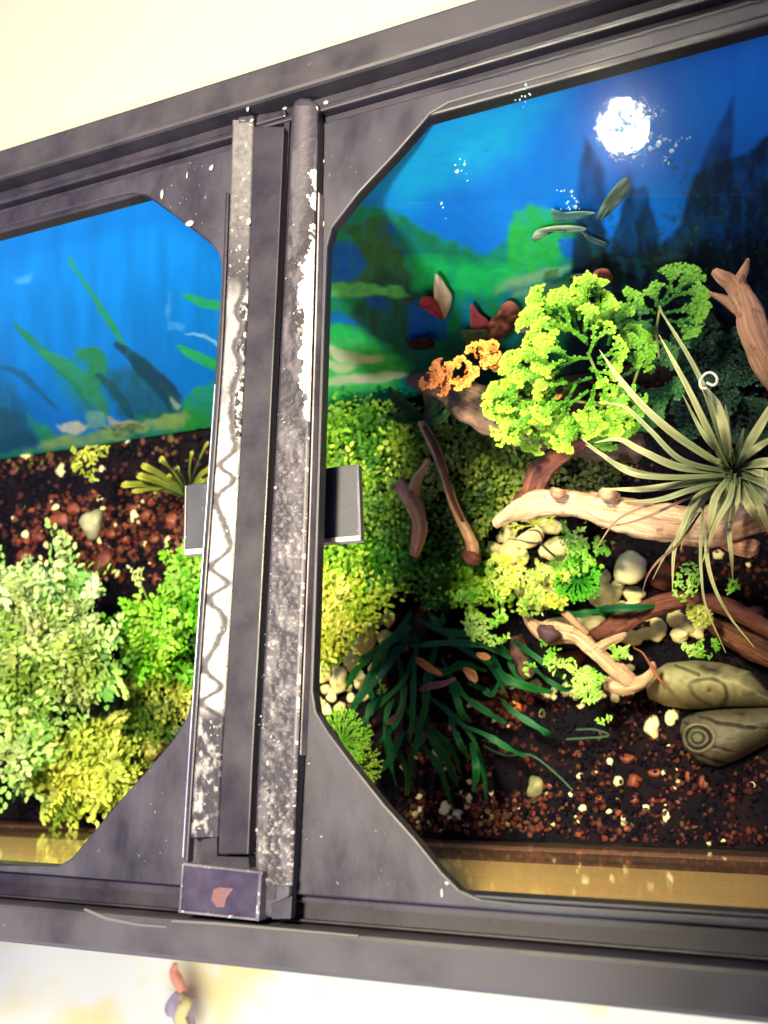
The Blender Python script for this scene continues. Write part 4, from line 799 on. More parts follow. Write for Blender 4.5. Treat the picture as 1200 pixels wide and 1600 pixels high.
rel(dome('upper_log', [(1005, 1072), (1012, 1050), (1040, 1032), (1085, 1028), (1125, 1032), (1172, 1046), (1198, 1078), (1215, 1100), (1140, 1101), (1068, 1104), (1030, 1098), (1008, 1088)], oz, .032, M_resin, rc((92, 86, 66), (196, 188, 136)), c1, edge=34, step=1.3), orn)
rel(dome('lower_log', [(1062, 1122), (1080, 1112), (1120, 1106), (1195, 1103), (1250, 1110), (1230, 1140), (1190, 1165), (1155, 1184), (1117, 1198), (1092, 1192), (1066, 1170), (1058, 1142)], oz-.004, .028, M_resin, rc((44, 42, 40), (128, 122, 98)), c2, edge=34, step=1.1), orn)

# ================================================================ mosses and small leaved plants
G1 = [(70, 92, 30), (120, 140, 44), (170, 190, 60), (206, 214, 92)]
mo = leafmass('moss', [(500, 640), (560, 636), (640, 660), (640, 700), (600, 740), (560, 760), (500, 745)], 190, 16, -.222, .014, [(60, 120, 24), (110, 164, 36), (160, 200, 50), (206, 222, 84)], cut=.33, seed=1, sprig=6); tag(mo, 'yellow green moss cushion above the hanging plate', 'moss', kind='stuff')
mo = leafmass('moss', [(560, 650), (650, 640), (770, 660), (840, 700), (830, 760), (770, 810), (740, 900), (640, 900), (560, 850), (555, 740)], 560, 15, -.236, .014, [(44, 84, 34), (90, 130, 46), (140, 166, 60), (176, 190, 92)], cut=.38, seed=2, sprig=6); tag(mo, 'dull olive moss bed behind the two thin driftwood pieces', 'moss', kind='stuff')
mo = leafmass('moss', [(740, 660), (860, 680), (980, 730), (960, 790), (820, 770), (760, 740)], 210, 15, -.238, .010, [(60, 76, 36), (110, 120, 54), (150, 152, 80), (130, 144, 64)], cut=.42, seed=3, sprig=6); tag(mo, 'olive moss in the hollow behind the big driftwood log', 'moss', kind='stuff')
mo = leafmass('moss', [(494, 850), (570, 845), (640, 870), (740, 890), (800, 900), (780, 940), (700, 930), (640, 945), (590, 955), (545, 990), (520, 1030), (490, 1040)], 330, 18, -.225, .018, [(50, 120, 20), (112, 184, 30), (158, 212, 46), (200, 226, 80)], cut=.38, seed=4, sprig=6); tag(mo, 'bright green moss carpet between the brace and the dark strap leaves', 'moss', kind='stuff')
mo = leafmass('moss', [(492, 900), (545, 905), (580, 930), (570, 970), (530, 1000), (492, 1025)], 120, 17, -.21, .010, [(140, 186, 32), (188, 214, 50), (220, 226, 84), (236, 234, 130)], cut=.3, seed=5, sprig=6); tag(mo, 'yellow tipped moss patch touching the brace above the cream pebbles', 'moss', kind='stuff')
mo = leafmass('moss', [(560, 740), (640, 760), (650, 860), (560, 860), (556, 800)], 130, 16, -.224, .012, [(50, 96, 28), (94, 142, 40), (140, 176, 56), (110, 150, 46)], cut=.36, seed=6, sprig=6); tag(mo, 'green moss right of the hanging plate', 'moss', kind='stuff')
DW = [(90, 160, 40), (130, 196, 56), (160, 214, 84), (190, 226, 120)]
def weed(poly, n, z, label, sz=6.5, pal=DW, cut=.42, seed=0):
    o = leafmass('floating_plants', poly, n, sz, z, .006, pal, tilt=.35, clump=14, cut=cut, seed=seed, edge=10); return tag(o, label, 'floating plants', kind='stuff')
weed([(705, 925), (780, 915), (795, 950), (790, 1000), (770, 1012), (740, 990), (712, 955)], 330, -.19, 'round leaved floating weed hanging over the dark strap leaves', seed=1)
weed([(775, 860), (830, 870), (890, 900), (880, 950), (820, 960), (770, 920), (755, 880)], 700, -.20, 'pale green weed over the pebbles left of the green rosette', pal=[(120, 160, 50), (170, 196, 80), (200, 210, 110), (190, 206, 70)], cut=.38, seed=2)
weed([(870, 815), (915, 830), (960, 845), (950, 875), (900, 900), (870, 850)], 280, -.195, 'round leaved weed under the big log', seed=3)
weed([(845, 1000), (880, 1010), (900, 1040), (950, 1060), (945, 1090), (915, 1105), (890, 1070), (850, 1035)], 380, -.20, 'light green weed in front of the pale driftwood root', seed=4)
weed([(1055, 890), (1094, 880), (1094, 905), (1078, 940), (1050, 935)], 110, -.19, 'sprig of round green leaves below the spiky air plant', seed=5, cut=.3)
weed([(1065, 1005), (1110, 998), (1125, 1015), (1090, 1032), (1070, 1025)], 110, -.19, 'sprig of round green leaves above the log ornament', seed=6, cut=.3)
weed([(1135, 905), (1158, 905), (1158, 930), (1140, 925)], 30, -.19, 'tiny green sprig at the tips of the air plant leaves', seed=7, cut=.2)
weed([(1070, 945), (1110, 950), (1118, 975), (1090, 985), (1075, 970)], 130, -.205, 'yellow green weed clump on cream pebbles', pal=[(150, 160, 60), (190, 196, 90), (206, 210, 110)], seed=8, cut=.25)
weed([(950, 1008), (978, 1008), (982, 1028), (955, 1030)], 60, -.2, 'green sprig under the arm of the pale root', seed=9, cut=.25)
weed([(820, 1035), (842, 1035), (842, 1058), (822, 1058)], 14, -.2, 'tiny light green sprig on the rosy driftwood lump', seed=10, cut=.1)
weed([(575, 1060), (605, 1055), (608, 1090), (590, 1085)], 16, -.18, 'tiny light sprigs caught on the dark strap leaves', seed=11, cut=.1)
weed([(930, 1118), (955, 1118), (952, 1134), (934, 1132)], 16, -.21, 'tiny green sprig lying on the black soil', seed=12, cut=.1)
weed([(112, 700), (150, 700), (155, 760), (135, 745), (118, 730)], 60, -.19, 'yellow green sprig against the dark back left corner', pal=[(150, 160, 50), (190, 196, 80)], seed=13, cut=.2)
weed([(130, 695), (170, 695), (165, 715), (140, 712)], 26, -.19, 'small yellow sprig at the foot of the left backdrop', pal=[(150, 160, 50), (190, 196, 80)], seed=14, cut=.2)
weed([(200, 885), (226, 895), (215, 925), (206, 915)], 24, -.18, 'pale sprig standing between two feathery plants', pal=[(190, 206, 120), (210, 220, 150)], seed=15, cut=.1)

def plant(name, loc, label, cat, group=None): return empty(name, P(*loc), label, cat, group)
def bushy(loc, label, masses, stems=8, sc_=(120, 150, 60)):
    r_ = plant('feathery_plant', loc, label, 'plant')
    for i, a in enumerate(masses):
        o = leafmass('foliage', *a[0], sprig=10, **a[1]); tag(o, kind='stuff'); rel(o, r_)
    for i in range(stems):
        x0, y0 = loc[0]+rr.uniform(-20, 20), loc[1]+rr.uniform(-20, 20); poly = masses[0][0][0]
        px = rr.uniform(min(p[0] for p in poly)+20, max(p[0] for p in poly)-20); py = rr.uniform(min(p[1] for p in poly)+20, max(p[1] for p in poly)-20)
        rel(ribbon('stem', [(x0, y0, FLOOR, 1.6), ((x0+px)/2, (y0+py)/2-6, -.21, 1.5), (px, py, masses[0][0][3]+.004, 1.1)], M_leaf, (sc_, sc_)), r_)
    return r_
PALE = [(100, 160, 70), (160, 206, 104), (196, 226, 138), (216, 232, 176)]
bushy((90, 1040, FLOOR), 'large pale frosted green feathery plant filling the lower left', [
    (([(0, 900), (45, 915), (85, 900), (92, 868), (120, 868), (125, 900), (150, 890), (160, 930), (185, 990), (192, 1050), (180, 1080), (150, 1075), (140, 1090), (90, 1095), (80, 1130), (60, 1150), (60, 1200), (30, 1225), (-40, 1230), (-40, 930)], 300, 20, -.185, .028, PALE), dict(cut=.47, seed=21, clump=26, tilt=.7)),
    (([(0, 960), (60, 930), (120, 960), (160, 1020), (150, 1060), (70, 1090), (-40, 1100), (-40, 980)], 150, 17, -.172, .018, [(120, 158, 60), (150, 178, 74), (170, 182, 104), (182, 190, 132)]), dict(cut=.47, seed=22, clump=20, tilt=.9)),
    (([(-40, 890), (10, 885), (18, 910), (0, 935), (-40, 940)], 40, 7, -.17, .01, PALE), dict(cut=.2, seed=23))], 14)
bushy((250, 1000, FLOOR), 'vivid green feathery bush beside the left edge of the brace', [
    (([(240, 900), (262, 885), (300, 870), (325, 880), (325, 960), (318, 1030), (270, 1045), (215, 1030), (188, 990), (190, 960), (225, 950)], 190, 18, -.205, .024, [(30, 90, 20), (84, 160, 20), (116, 196, 24), (156, 206, 70)]), dict(cut=.42, seed=31)),
    (([(195, 1020), (230, 1030), (290, 1040), (300, 1100), (250, 1150), (215, 1140), (205, 1080)], 120, 17, -.215, .016, [(60, 96, 30), (110, 140, 44), (150, 170, 60), (190, 196, 96)]), dict(cut=.46, seed=32))], 6)
bushy((160, 1200, FLOOR), 'yellow green feathery plant low beside the front left corner plate', [
    (([(75, 1170), (100, 1155), (130, 1160), (160, 1135), (185, 1130), (185, 1165), (205, 1190), (225, 1215), (180, 1250), (130, 1252), (95, 1262), (62, 1235)], 160, 19, -.20, .024, [(104, 138, 34), (164, 190, 60), (196, 208, 96), (214, 216, 80)]), dict(cut=.40, seed=41)),
    (([(150, 1130), (190, 1125), (240, 1160), (240, 1200), (200, 1230), (170, 1180)], 160, 8, -.215, .02, [(80, 110, 30), (120, 146, 44), (150, 170, 60)]), dict(cut=.34, seed=42))], 5)
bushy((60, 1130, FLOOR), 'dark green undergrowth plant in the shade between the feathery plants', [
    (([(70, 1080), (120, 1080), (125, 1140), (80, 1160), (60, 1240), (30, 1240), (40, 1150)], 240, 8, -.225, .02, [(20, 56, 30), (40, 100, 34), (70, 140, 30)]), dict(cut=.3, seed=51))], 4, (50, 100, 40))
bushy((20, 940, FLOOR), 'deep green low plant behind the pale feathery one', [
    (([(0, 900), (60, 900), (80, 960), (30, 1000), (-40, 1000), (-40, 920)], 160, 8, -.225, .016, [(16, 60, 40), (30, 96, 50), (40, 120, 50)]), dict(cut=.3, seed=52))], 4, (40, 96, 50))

# grassy plant at left
r_ = plant('grassy_plant', (300, 780, FLOOR), 'grass like plant with lit tips painted yellow behind the hanging plate', 'plant')
base = (292, 776)
for tip, w_ in (((190, 757), 7), ((215, 742), 7), ((222, 726), 6), ((250, 715), 6), ((330, 730), 6), ((345, 745), 6), ((300, 705), 5), ((262, 742), 4), ((240, 770), 3), ((325, 690), 5), ((206, 768), 4), ((318, 750), 5), ((276, 730), 5)):
    mx = (base[0]*.5+tip[0]*.5+rr.uniform(-5, 5), base[1]*.5+tip[1]*.5-5+rr.uniform(-3, 6))
    rel(ribbon('blade', [(base[0]+rr.uniform(-4, 8), base[1], -.235, 2.5), (mx[0], mx[1], -.215, w_*.6), (tip[0]*.8+mx[0]*.2, tip[1]*.8+mx[1]*.2, -.2, w_*.8), (tip[0], tip[1], -.2, w_*.35)], M_leafwet, ((40, 70, 34), (176, 178, 66)), ruffle=.15), r_)  # blades turn yellow towards the tip: lamplight put into the leaf colour

# dark strap-leaved plant
r_ = plant('strap_leaf_plant', (680, 990, FLOOR), 'dark blue green strap leaved plant spreading over the gravel in the middle', 'plant')
D1 = (12, 60, 36); D2 = (28, 104, 44)
straps = [[(650, 1000), (600, 1030), (570, 1075), (545, 1120)], [(640, 980), (595, 1010), (560, 1040), (540, 1075)], [(650, 1010), (630, 1060), (590, 1100), (560, 1130)], [(640, 1040), (610, 1090), (600, 1140), (612, 1190), (622, 1232)], [(650, 1000), (648, 1060), (645, 1120), (640, 1160)],
          [(625, 1100), (640, 1115), (690, 1150), (710, 1180), (722, 1210)], [(660, 1080), (700, 1110), (735, 1150), (752, 1200), (757, 1250)], [(700, 1060), (715, 1090), (725, 1115), (735, 1130)], [(690, 990), (730, 1015), (765, 1040), (790, 1080)], [(760, 990), (790, 1020), (805, 1060), (850, 1090)],
          [(700, 960), (690, 945), (670, 940), (655, 930)], [(668, 955), (680, 968), (690, 972), (692, 960)], [(640, 1010), (700, 1005), (760, 1012), (800, 1030)], [(770, 1020), (790, 1060), (820, 1075), (860, 1080)], [(800, 1000), (830, 1020), (860, 1045), (890, 1065)], [(660, 1000), (620, 1000), (590, 1020), (575, 1050)],
          [(635, 1000), (600, 1050), (560, 1090), (545, 1110)], [(680, 1010), (670, 1060), (665, 1110), (650, 1150)], [(640, 1110), (655, 1150), (640, 1190), (636, 1240)], [(600, 1130), (612, 1160), (628, 1190), (640, 1225)], [(720, 1130), (760, 1150), (790, 1170), (820, 1185)], [(735, 1160), (745, 1200), (740, 1240)],
          [(640, 960), (620, 990), (606, 1010), (590, 1060)], [(650, 970), (700, 985), (740, 990), (780, 1000)], [(730, 1070), (750, 1075), (770, 1085), (782, 1060)], [(700, 1120), (715, 1160), (735, 1185)], [(600, 1080), (575, 1110), (568, 1150), (560, 1190)], [(660, 1110), (672, 1150), (700, 1190), (718, 1230)],
          [(780, 1090), (800, 1110), (850, 1140), (862, 1150)], [(650, 1035), (690, 1050), (720, 1040), (760, 1050)], [(590, 1040), (580, 1080), (600, 1120)], [(620, 1010), (632, 1080), (618, 1130), (590, 1160)], [(690, 1030), (720, 1080), (760, 1110), (790, 1130)], [(630, 1140), (612, 1185), (590, 1215)], [(660, 1160), (690, 1205), (705, 1250)],
          [(810, 1010), (840, 1050), (880, 1075), (900, 1070)], [(930, 955), (960, 950), (1000, 952), (1030, 948)], [(860, 950), (900, 962), (930, 955), (960, 956)]]
for i, s_ in enumerate(straps):
    z0 = -.232+.03*rr.random(); n_ = len(s_); w0 = rr.uniform(4.0, 7.0)
    pr = [.5, 1, 1, .9, .7, .5][:n_]; pr[-1] = .45
    rel(ribbon('leaf', [(x+rr.uniform(-3, 3), y+rr.uniform(-3, 3), z0+.012*math.sin(math.pi*j/(n_-1))-.006*j/n_, w0*pr[j]) for j, (x, y) in enumerate(s_)], M_leafwet, (D1, D2 if i % 4 else (34, 110, 60)), fold=.15, ruffle=.32), r_)
for p in ([(755, 1165), (790, 1180), (830, 1180), (870, 1210), (895, 1235)], [(900, 1140), (930, 1140), (950, 1150), (885, 1155)]): rel(ribbon('runner', [(x, y, -.236, 1.6) for x, y in p], M_leaf, ((40, 80, 60), (50, 90, 60))), r_)
# dry leaves lying in it
for pts, lab, c in (([(650, 1028, 2), (658, 1034, 6), (672, 1044, 6), (690, 1054, 2)], 'orange brown dead leaf resting on the dark strap leaves', ((120, 70, 40), (190, 130, 60))), ([(655, 1078, 3), (675, 1072, 6), (695, 1068, 5), (712, 1060, 2)], 'grey brown dead leaf across the dark strap leaves', ((90, 60, 60), (120, 80, 70))), ([(724, 1045, 3), (738, 1055, 9), (745, 1065, 4)], 'brown curled dead leaf right of the grey one', ((140, 90, 60), (160, 110, 80))), ([(604, 1132, 2), (615, 1124, 5), (630, 1112, 2)], 'small brown leaf sliver near the lower left of the strap leaves', ((120, 90, 60), (110, 80, 60))), ([(745, 1022, 3), (758, 1026, 6), (766, 1028, 2)], 'small tan leaf under the hanging green weed', ((170, 120, 70), (190, 130, 80)))):
    o = ribbon('dead_leaf', [(x, y, -.195, w_) for x, y, w_ in pts], M_leaf, c); tag(o, lab, 'leaf')

# rosettes of finely divided leaves
def rosette(cx, cy, z, n, L, label, c1_, c2_, a0=0, a1=360, nm='fern_rosette', depth=3):
    r_ = plant(nm, (cx, cy, FLOOR), label, 'plant')
    for i in range(n): rel(frond('leaf', cx, cy, z, a0+(a1-a0)*(i+.5*rr.random())/n, L*rr.uniform(.8, 1.05), M_leafwet, c1_, c2_, None, depth, 17, 2.3, .8, .15, seed=i+1, tip=3.2, curl=.5), r_)
    rel(ribbon('stem', [(cx, cy, FLOOR, 1.5), (cx+2, cy-2, (FLOOR+z)/2, 1.5), (cx, cy, z, 1.5)], M_leaf, (c1_, c1_)), r_); return r_
rosette(902, 904, -.20, 26, 42, 'vivid green fan rosette between the pebbles and the pale root', (20, 110, 30), (90, 190, 40))
rosette(878, 900, -.215, 12, 34, 'blurred green fan leaf behind the vivid rosette', (60, 130, 30), (110, 180, 40), 90, 270)
rosette(850, 930, -.21, 16, 30, 'pale cream green fan plant left of the vivid rosette', (150, 160, 80), (214, 216, 130))
rosette(535, 1160, -.195, 17, 50, 'bright lobed fan leaf beside the lower right corner plate', (70, 130, 30), (130, 186, 50), -70, 130)
rosette(548, 1195, -.205, 12, 52, 'yellow green ragged leaf below the bright fan leaf', (90, 140, 30), (150, 186, 60), -80, 70)
rosette(838, 820, -.21, 9, 42, 'pale yellow lobed leaf sheltered by the big log', (150, 160, 70), (196, 200, 90), 0, 200)

# frilly spikemoss
r_ = plant('frilly_plant', (960, 640, FLOOR), 'large frilly bright green plant with yellow scalloped frond tips', 'plant')
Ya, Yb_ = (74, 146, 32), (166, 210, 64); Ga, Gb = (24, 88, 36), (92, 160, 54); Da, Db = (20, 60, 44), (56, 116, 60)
fr_ = [(915, 535, 128, 112, 0), (905, 525, 105, 95, 0), (918, 530, 150, 100, 0), (920, 560, 175, 95, 0), (925, 590, 195, 110, 0), (920, 610, 215, 110, 0), (900, 600, 240, 95, 0), (905, 560, 200, 80, 0), (930, 600, 255, 95, 0), (940, 590, 275, 85, 0), (880, 590, 225, 110, 0), (860, 610, 160, 95, 0), (868, 620, 180, 110, 0), (870, 630, 200, 110, 0), (870, 640, 225, 90, 0), (860, 590, 140, 80, 0), (885, 640, 250, 65, 0), (905, 500, 85, 60, 0), (880, 500, 150, 70, 0),
       (930, 540, 80, 75, 1), (950, 540, 60, 75, 1), (960, 560, 40, 70, 1), (970, 590, 20, 60, 1), (950, 600, 300, 80, 1), (940, 650, 260, 60, 1), (960, 650, 235, 60, 1), (960, 640, 280, 70, 1), (990, 600, 320, 75, 2), (1000, 580, 10, 70, 2), (1000, 620, 290, 80, 2), (985, 560, 60, 65, 2), (1010, 610, 0, 60, 2), (1000, 540, 100, 70, 2), (940, 660, 215, 50, 1),
       (1030, 480, 60, 85, 3), (1035, 478, 30, 80, 3), (1030, 485, 100, 55, 3), (1025, 490, 150, 45, 3), (1038, 490, -5, 70, 3), (1040, 500, -35, 65, 3), (1020, 500, 190, 60, 3), (1060, 500, -60, 50, 2)]
for i, (x, y, a, L_, k_) in enumerate(fr_):
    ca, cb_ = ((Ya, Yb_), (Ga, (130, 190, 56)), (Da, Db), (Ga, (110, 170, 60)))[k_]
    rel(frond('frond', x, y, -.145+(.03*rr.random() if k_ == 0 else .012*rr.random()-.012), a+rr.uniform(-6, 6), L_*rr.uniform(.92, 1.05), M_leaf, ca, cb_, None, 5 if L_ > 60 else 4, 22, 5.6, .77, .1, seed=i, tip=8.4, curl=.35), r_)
mass = [(845, 470), (885, 455), (940, 480), (985, 510), (985, 570), (975, 640), (930, 665), (880, 670), (845, 655), (790, 650), (775, 610), (810, 575), (845, 550)]
k_ = 0
while k_ < 52:
    x, y = rr.uniform(770, 990), rr.uniform(455, 675)
    if inpoly(np.array([x]), np.array([y]), mass)[0]:
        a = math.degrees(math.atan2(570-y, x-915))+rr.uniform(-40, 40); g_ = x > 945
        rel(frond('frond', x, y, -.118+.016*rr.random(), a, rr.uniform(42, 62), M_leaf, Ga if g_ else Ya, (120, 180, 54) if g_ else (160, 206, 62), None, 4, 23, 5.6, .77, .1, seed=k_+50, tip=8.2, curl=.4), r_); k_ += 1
for p in ([(1045, 505), (1035, 490), (1030, 478)], [(1030, 560), (1026, 520), (1030, 485)], [(960, 640), (940, 600), (918, 550)], [(960, 640), (920, 630), (880, 625)], [(980, 640), (990, 600), (1000, 570)], [(918, 540), (912, 510), (920, 480), (930, 475)]):
    rel(ribbon('stem', [(x, y, -.146, 2) for x, y in p], M_leaf, ((110, 120, 70), (140, 150, 90))), r_)
for x, y, c in ((872, 620, (200, 120, 60)), (850, 606, (220, 190, 100)), (958, 590, (190, 130, 80))): rel(ribbon('dry_leaflet', [(x-5, y+4, -.11, 3), (x, y, -.105, 5), (x+6, y-4, -.11, 2)], M_leaf, (c, c)), r_)
# ferns at the right back, the corner's shade painted into near-black greens
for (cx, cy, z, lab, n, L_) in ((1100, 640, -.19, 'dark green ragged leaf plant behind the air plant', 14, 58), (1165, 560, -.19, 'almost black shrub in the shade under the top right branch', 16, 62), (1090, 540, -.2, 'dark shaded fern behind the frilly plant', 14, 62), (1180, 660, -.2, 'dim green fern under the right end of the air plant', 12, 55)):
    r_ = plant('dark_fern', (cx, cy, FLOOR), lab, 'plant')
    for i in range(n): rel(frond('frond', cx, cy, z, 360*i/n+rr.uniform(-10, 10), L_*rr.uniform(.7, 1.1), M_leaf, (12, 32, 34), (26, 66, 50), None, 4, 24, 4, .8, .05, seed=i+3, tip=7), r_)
# dried orange moss
r_ = plant('dried_moss', (740, 580, -.16), 'curly dried orange moss on the slab at the back', 'moss')
for i in range(34):
    t_ = rr.random(); x = 668+t_*115+rr.uniform(-6, 6); y = 592-t_*30+8*math.sin(t_*6)+rr.uniform(-12, 12); d_ = t_ < .3
    rel(frond('frond', x, y, -.128+rr.random()*.008, rr.uniform(0, 360), rr.uniform(18, 30), M_leaf, (150, 84, 44) if d_ else (176, 96, 36), (196, 120, 70) if d_ else (236, 172, 76), None, 4, 34, 3, .75, .4, seed=i, tip=4.5), r_)

# dark leafed sprig
r_ = plant('leafy_sprig', (665, 660, -.2), 'small sprig of pointed dark green leaves at the foot of the backdrop', 'plant')
for s_ in ([(665, 655), (640, 640), (618, 620), (608, 604)], [(665, 655), (680, 640), (698, 622), (708, 612)], [(660, 655), (635, 655), (615, 650)], [(668, 650), (672, 630), (668, 612)], [(665, 660), (690, 655), (704, 640)]):
    rel(ribbon('leaf', [(x, y, -.16+.004*j, (3, 9, 8, 2)[j]) for j, (x, y) in enumerate(s_)], M_leaf, ((24, 56, 32), (70, 110, 56))), r_)

# fallen leaves by the backdrop
def flatleaf(label, pts, z0, z1, c, cat='leaf', vein=None):
    n = len(pts); cx = sum(p[0] for p in pts)/n; cy = sum(p[1] for p in pts)/n; y_hi = min(p[1] for p in pts); y_lo = max(p[1] for p in pts)
    S_ = catmull([pts[i] for i in range(n)]+[pts[0]], 4)[:-1]; zz = lambda y: z0+(z1-z0)*(y_lo-y)/(y_lo-y_hi+1e-6)
    V = [PW(cx, cy, YB-.0028)[:]]; cl_ = [lin(c)*.85]
    for ringf in (.5, 1.0):
        for i, s in enumerate(S_):
            x = cx+(s[0]-cx)*ringf; y = cy+(s[1]-cy)*ringf; V.append(PW(x, y, YB-.0030-.0004*ringf*(1+math.sin(i*1.1))-.0012*max(0, (zz(y)-z0)/(z1-z0+1e-9))*ringf)[:]); cl_.append(lin(c)*(.95+.15*math.sin(i*.9))*(1.06 if ringf == 1 else 1))
    m = len(S_); Fc = [(0, 1+i, 1+(i+1) % m) for i in range(m)]+[(1+i, 1+m+i, 1+m+(i+1) % m, 1+(i+1) % m) for i in range(m)]
    o = link('fallen_leaf', mesh('fallen_leaf', V, Fc, col=np.clip(cl_, 0, 1), smooth=True), M_leaf); s_ = o.modifiers.new('s', 'SOLIDIFY'); s_.thickness = .0004
    tag(o, label, cat); return o
yb_z = lambda x, y: PW(x, y, YB-.006).z
L_PINK = flatleaf('pale pink upright leaf in front of the backdrop', [(680, 427), (688, 432), (697, 446), (706, 462), (703, 480), (694, 499), (690, 486), (679, 470), (678, 445)], -.07, -.04, (250, 224, 190))
flatleaf('crimson leaf tucked beside the pale pink one', [(658, 464), (676, 464), (690, 486), (692, 499), (672, 488), (656, 476)], -.075, -.065, (214, 72, 92))
rel(ribbon('stem', [(x_, y_, PW(x_, y_, YB-.0045).z, w_) for x_, y_, w_ in ((622, 472, 1.2), (642, 474, 1.6), (660, 480, 1.6))], M_leaf, ((170, 160, 150), (170, 120, 120))), L_PINK)
flatleaf('red violet folded leaf left of the broad rusty leaf', [(735, 475), (742, 478), (748, 488), (762, 500), (762, 512), (738, 516), (735, 500)], -.09, -.075, (206, 92, 96))
flatleaf('broad rusty brown leaf behind the frilly plant', [(762, 512), (766, 500), (780, 486), (784, 476), (798, 470), (812, 482), (810, 494), (800, 516), (780, 530), (764, 528)], -.095, -.08, (176, 104, 88))
flatleaf('dull green shrivelled leaf under the rusty leaf', [(720, 515), (745, 515), (762, 515), (760, 535), (745, 548), (725, 530)], -.10, -.09, (124, 144, 106))
flatleaf('small whitish leaf touching the edge of the frilly plant', [(806, 502), (816, 502), (832, 508), (828, 520), (810, 518)], -.09, -.08, (206, 196, 172))
flatleaf('dark maroon leaf low on the blue backdrop', [(632, 528), (645, 536), (660, 526), (672, 528), (680, 540), (660, 546), (638, 542)], -.11, -.10, (72, 40, 54))
flatleaf('dusky pink leaf on the dark part of the backdrop', [(762, 0)] and [(922, 432), (935, 420), (952, 422), (958, 436), (945, 446), (928, 442)], -.07, -.06, (170, 100, 92))
flatleaf('grey green leaf beside the dusky pink one', [(888, 434), (900, 428), (916, 430), (918, 440), (900, 444)], -.07, -.06, (72, 100, 92))
# pale leaves stuck to the wet lid
for lab, pts, c in (('pale olive oval leaf stuck to the backdrop film below the lamp reflection', [(932, 340), (940, 320), (956, 296), (975, 278), (985, 282), (982, 300), (966, 320), (946, 338), (936, 343)], (112, 134, 120)), ('thin curled whitish leaf stuck to the blue backdrop', [(830, 374), (838, 360), (860, 354), (890, 352), (916, 356), (905, 362), (870, 362), (850, 364), (838, 376)], (150, 170, 150)), ('narrow greenish leaf on the backdrop just above the curled whitish one', [(862, 326), (875, 332), (905, 330), (930, 332), (915, 340), (885, 344), (866, 344)], (104, 150, 150)), ('short slanting grey leaf sliver on the backdrop', [(908, 362), (925, 370), (948, 380), (946, 386), (920, 376)], (92, 120, 128))):
    o = flatleaf(lab, pts, -.05, -.045, c)

# ================================================================ air plant
r_ = plant('air_plant', (1150, 740, -.11), 'spiky grey green air plant on the driftwood log', 'plant')
Zc = -.095; g0 = (132, 146, 104); g1 = (214, 208, 156)
def zoomed(pts): return [(800+x/3, 380+y/3) for x, y in pts]
AL = [(zoomed([(1030, 1075), (800, 1020), (650, 880), (530, 770), (400, 745)]), 5), (zoomed([(1010, 1060), (780, 910), (620, 770), (500, 630), (410, 500)]), 7), (zoomed([(1010, 1060), (930, 900), (830, 690), (760, 560), (690, 430)]), 6), (zoomed([(1010, 1030), (960, 850), (880, 630), (780, 450), (690, 310)]), 5.5),
      (zoomed([(1020, 1030), (1000, 900), (965, 770), (910, 670)]), 9), (zoomed([(1015, 1020), (1010, 880), (1000, 760)]), 7), (zoomed([(1000, 1020), (900, 900), (800, 710)]), 4), (zoomed([(1050, 1040), (1120, 930), (1190, 810), (1260, 680)]), 9), (zoomed([(1000, 1075), (780, 1050), (600, 970), (500, 920), (385, 935)]), 7),
      (zoomed([(1000, 1090), (700, 1095), (520, 1050), (420, 990), (320, 910)]), 5), (zoomed([(1000, 1090), (760, 1100), (560, 1080), (420, 990), (345, 945)]), 5.5), (zoomed([(1000, 1100), (800, 1130), (600, 1155), (430, 1150)]), 6), (zoomed([(1000, 1110), (830, 1160), (680, 1205), (515, 1210)]), 6),
      (zoomed([(1010, 1120), (870, 1190), (800, 1330), (760, 1450), (752, 1630)]), 6), ([(1143, 757), (1125, 800), (1105, 850), (1112, 905), (1138, 960), (1178, 1011)], 5.5), ([(1145, 760), (1138, 790), (1132, 825)], 6), ([(1147, 770), (1140, 830), (1143, 870), (1145, 905)], 4), (zoomed([(1080, 1120), (1160, 1240), (1220, 1400)]), 8), (zoomed([(1080, 1090), (1190, 1130), (1300, 1210)]), 8),
      (zoomed([(1080, 1050), (1200, 1030), (1330, 1030)]), 9), (zoomed([(1070, 1130), (1110, 1230), (1180, 1350)]), 8), ([(1110, 766), (1060, 772), (1010, 790), (962, 815), (930, 860)], 3.2), ([(1100, 780), (1095, 850), (1096, 900), (1104, 950), (1134, 1020)], 3), ([(1095, 800), (1060, 850), (1030, 875), (1012, 900), (1004, 925)], 2.4), ([(1090, 800), (1055, 845), (1038, 870), (1020, 905)], 2.2), ([(1095, 770), (1050, 790), (1000, 812), (940, 826)], 3),
      (zoomed([(1040, 1080), (960, 1180), (930, 1300), (900, 1400)]), 7), (zoomed([(1030, 1080), (900, 1200), (830, 1290), (790, 1440)]), 6), (zoomed([(1040, 1090), (1020, 1200), (960, 1310), (890, 1500)]), 6), (zoomed([(1060, 1100), (1050, 1220), (1010, 1340)]), 6), (zoomed([(1090, 1080), (1180, 1190), (1260, 1290)]), 7), (zoomed([(1090, 1060), (1170, 1080), (1290, 1110)]), 8), (zoomed([(1060, 1040), (1150, 960), (1280, 880)]), 7), (zoomed([(1090, 1070), (1200, 1090), (1330, 1150)]), 7)]
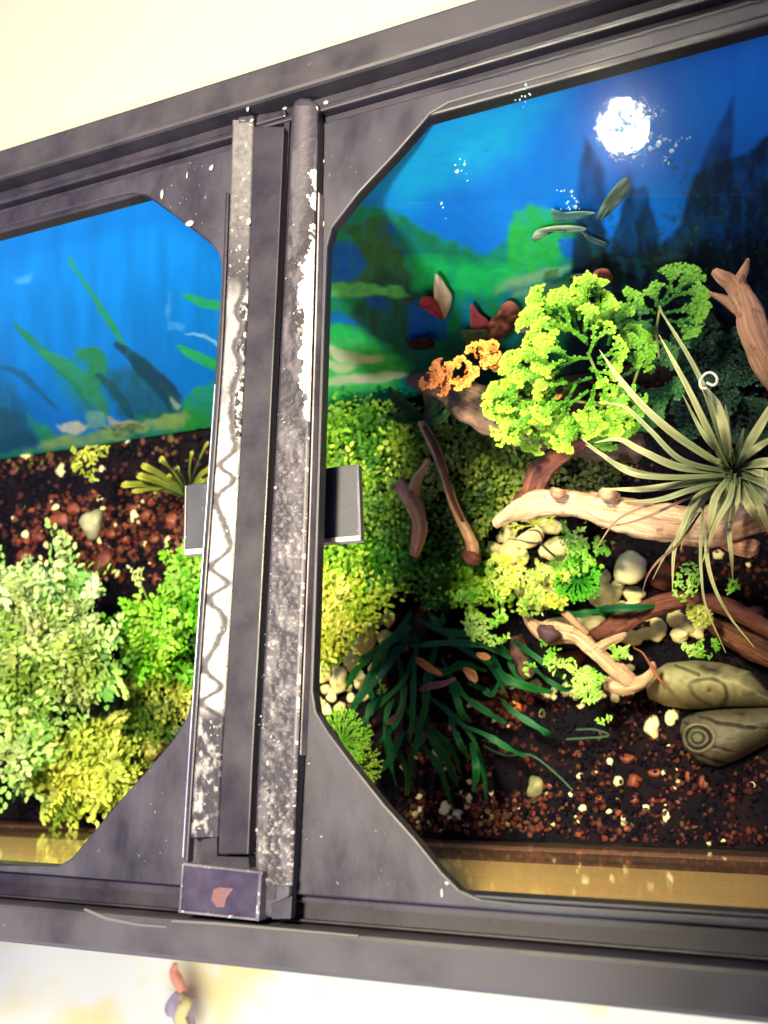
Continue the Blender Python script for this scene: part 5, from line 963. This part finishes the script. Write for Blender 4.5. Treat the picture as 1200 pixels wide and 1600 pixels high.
for i, (pts, w_) in enumerate(AL):
    n_ = len(pts); dead = w_ <= 3.2; hi = rr.uniform(.0, .03)
    cb_, ct_ = ((130, 100, 84), (176, 136, 112)) if (dead and i % 2) else ((g0, g1) if i % 3 else ((112, 130, 92), (190, 190, 142)))
    rel(ribbon('leaf', [(x, y, Zc-.012+(.018+hi)*math.sin(math.pi*.75*min(1, j/(n_-1)+.1))-.014*(j/(n_-1))**2, w_*(.75, 1, .82, .6, .4, .25)[j] if j < n_-1 else .5) for j, (x, y) in enumerate(pts)], M_leaf, (cb_, ct_), n=8, fold=.4), r_)
for i in range(9):
    a = rr.uniform(-10, 330); l = rr.uniform(40, 85); c_, s_ = math.cos(math.radians(a)), -math.sin(math.radians(a)); cx, cy = 1146, 736
    rel(ribbon('leaf', [(cx+c_*5, cy+s_*5, Zc-.008, 4), (cx+c_*l*.5, cy+s_*l*.5, Zc+.006, 5), (cx+c_*l, cy+s_*l+8, Zc-.002, .6)], M_leaf, ((66, 92, 62), (140, 152, 104)), n=7), r_)
# white plastic hook holding a leaf tip
hk = [(1104, 607), (1096, 606), (1094, 596), (1100, 586), (1110, 582), (1119, 588), (1120, 597), (1114, 602), (1104, 598)]
o = wood('plastic_hook', [(x, y, -.062, 2.6) for x, y in hk], mat_plain('white_plastic', srgb(205, 205, 196), .35), seed=71, rough=0, ridge=0, seg=10); tag(o, 'small white plastic ring hook at a leaf tip of the air plant', 'hook')
# wire hairs by the pebbles
o = wood('root_tendril', [(794, 842, -.222, .8), (812, 844, -.222, 1.3), (828, 848, -.22, 1.5), (846, 848, -.217, 1.7), (846, 836, -.214, 1.6), (838, 829, -.214, 1.4), (826, 829, -.216, .8)], M_groove, seed=72, rough=0, ridge=0, seg=6); tag(o, 'thin black looping tendril lying over the pale pebbles', 'tendril')
o = wood('root_tendril', [(842, 846, -.217, 1.6), (856, 860, -.217, 2), (868, 870, -.218, 1.5)], M_groove, seed=73, rough=0, ridge=0, seg=6); tag(o, 'short black tendril end left of the green rosette', 'tendril')
o = wood('dried_sprig', [(990, 1012, -.2, 1), (1004, 1020, -.199, 1.6), (1016, 1038, -.198, 2.4), (1027, 1056, -.197, 3.2), (1036, 1070, -.198, 2), (1038, 1076, -.2, 1)], mat_plain('rust', srgb(150, 78, 46), .6), seed=74, seg=7); tag(o, 'rust coloured dried sprig lying on the log ornament', 'sprig')

# every member of a group gets its own label, by its rank across the photo
ORD = 'leftmost second third fourth fifth sixth seventh eighth ninth tenth eleventh twelfth thirteenth fourteenth fifteenth sixteenth seventeenth eighteenth nineteenth twentieth twenty-first twenty-second twenty-third twenty-fourth twenty-fifth twenty-sixth twenty-seventh twenty-eighth twenty-ninth thirtieth thirty-first thirty-second'.split()
bpy.context.view_layer.update()
grp = {}
for o in C.objects:
    if o.get('group') and o.parent is None: grp.setdefault(o['group'], []).append(o)
for g_, m in grp.items():
    m.sort(key=lambda o: PROJ(o.location)[0])
    for i, o in enumerate(m): o['label'] = (ORD[i]+(' ' if i == 0 else ' from the left, '))+o['label']
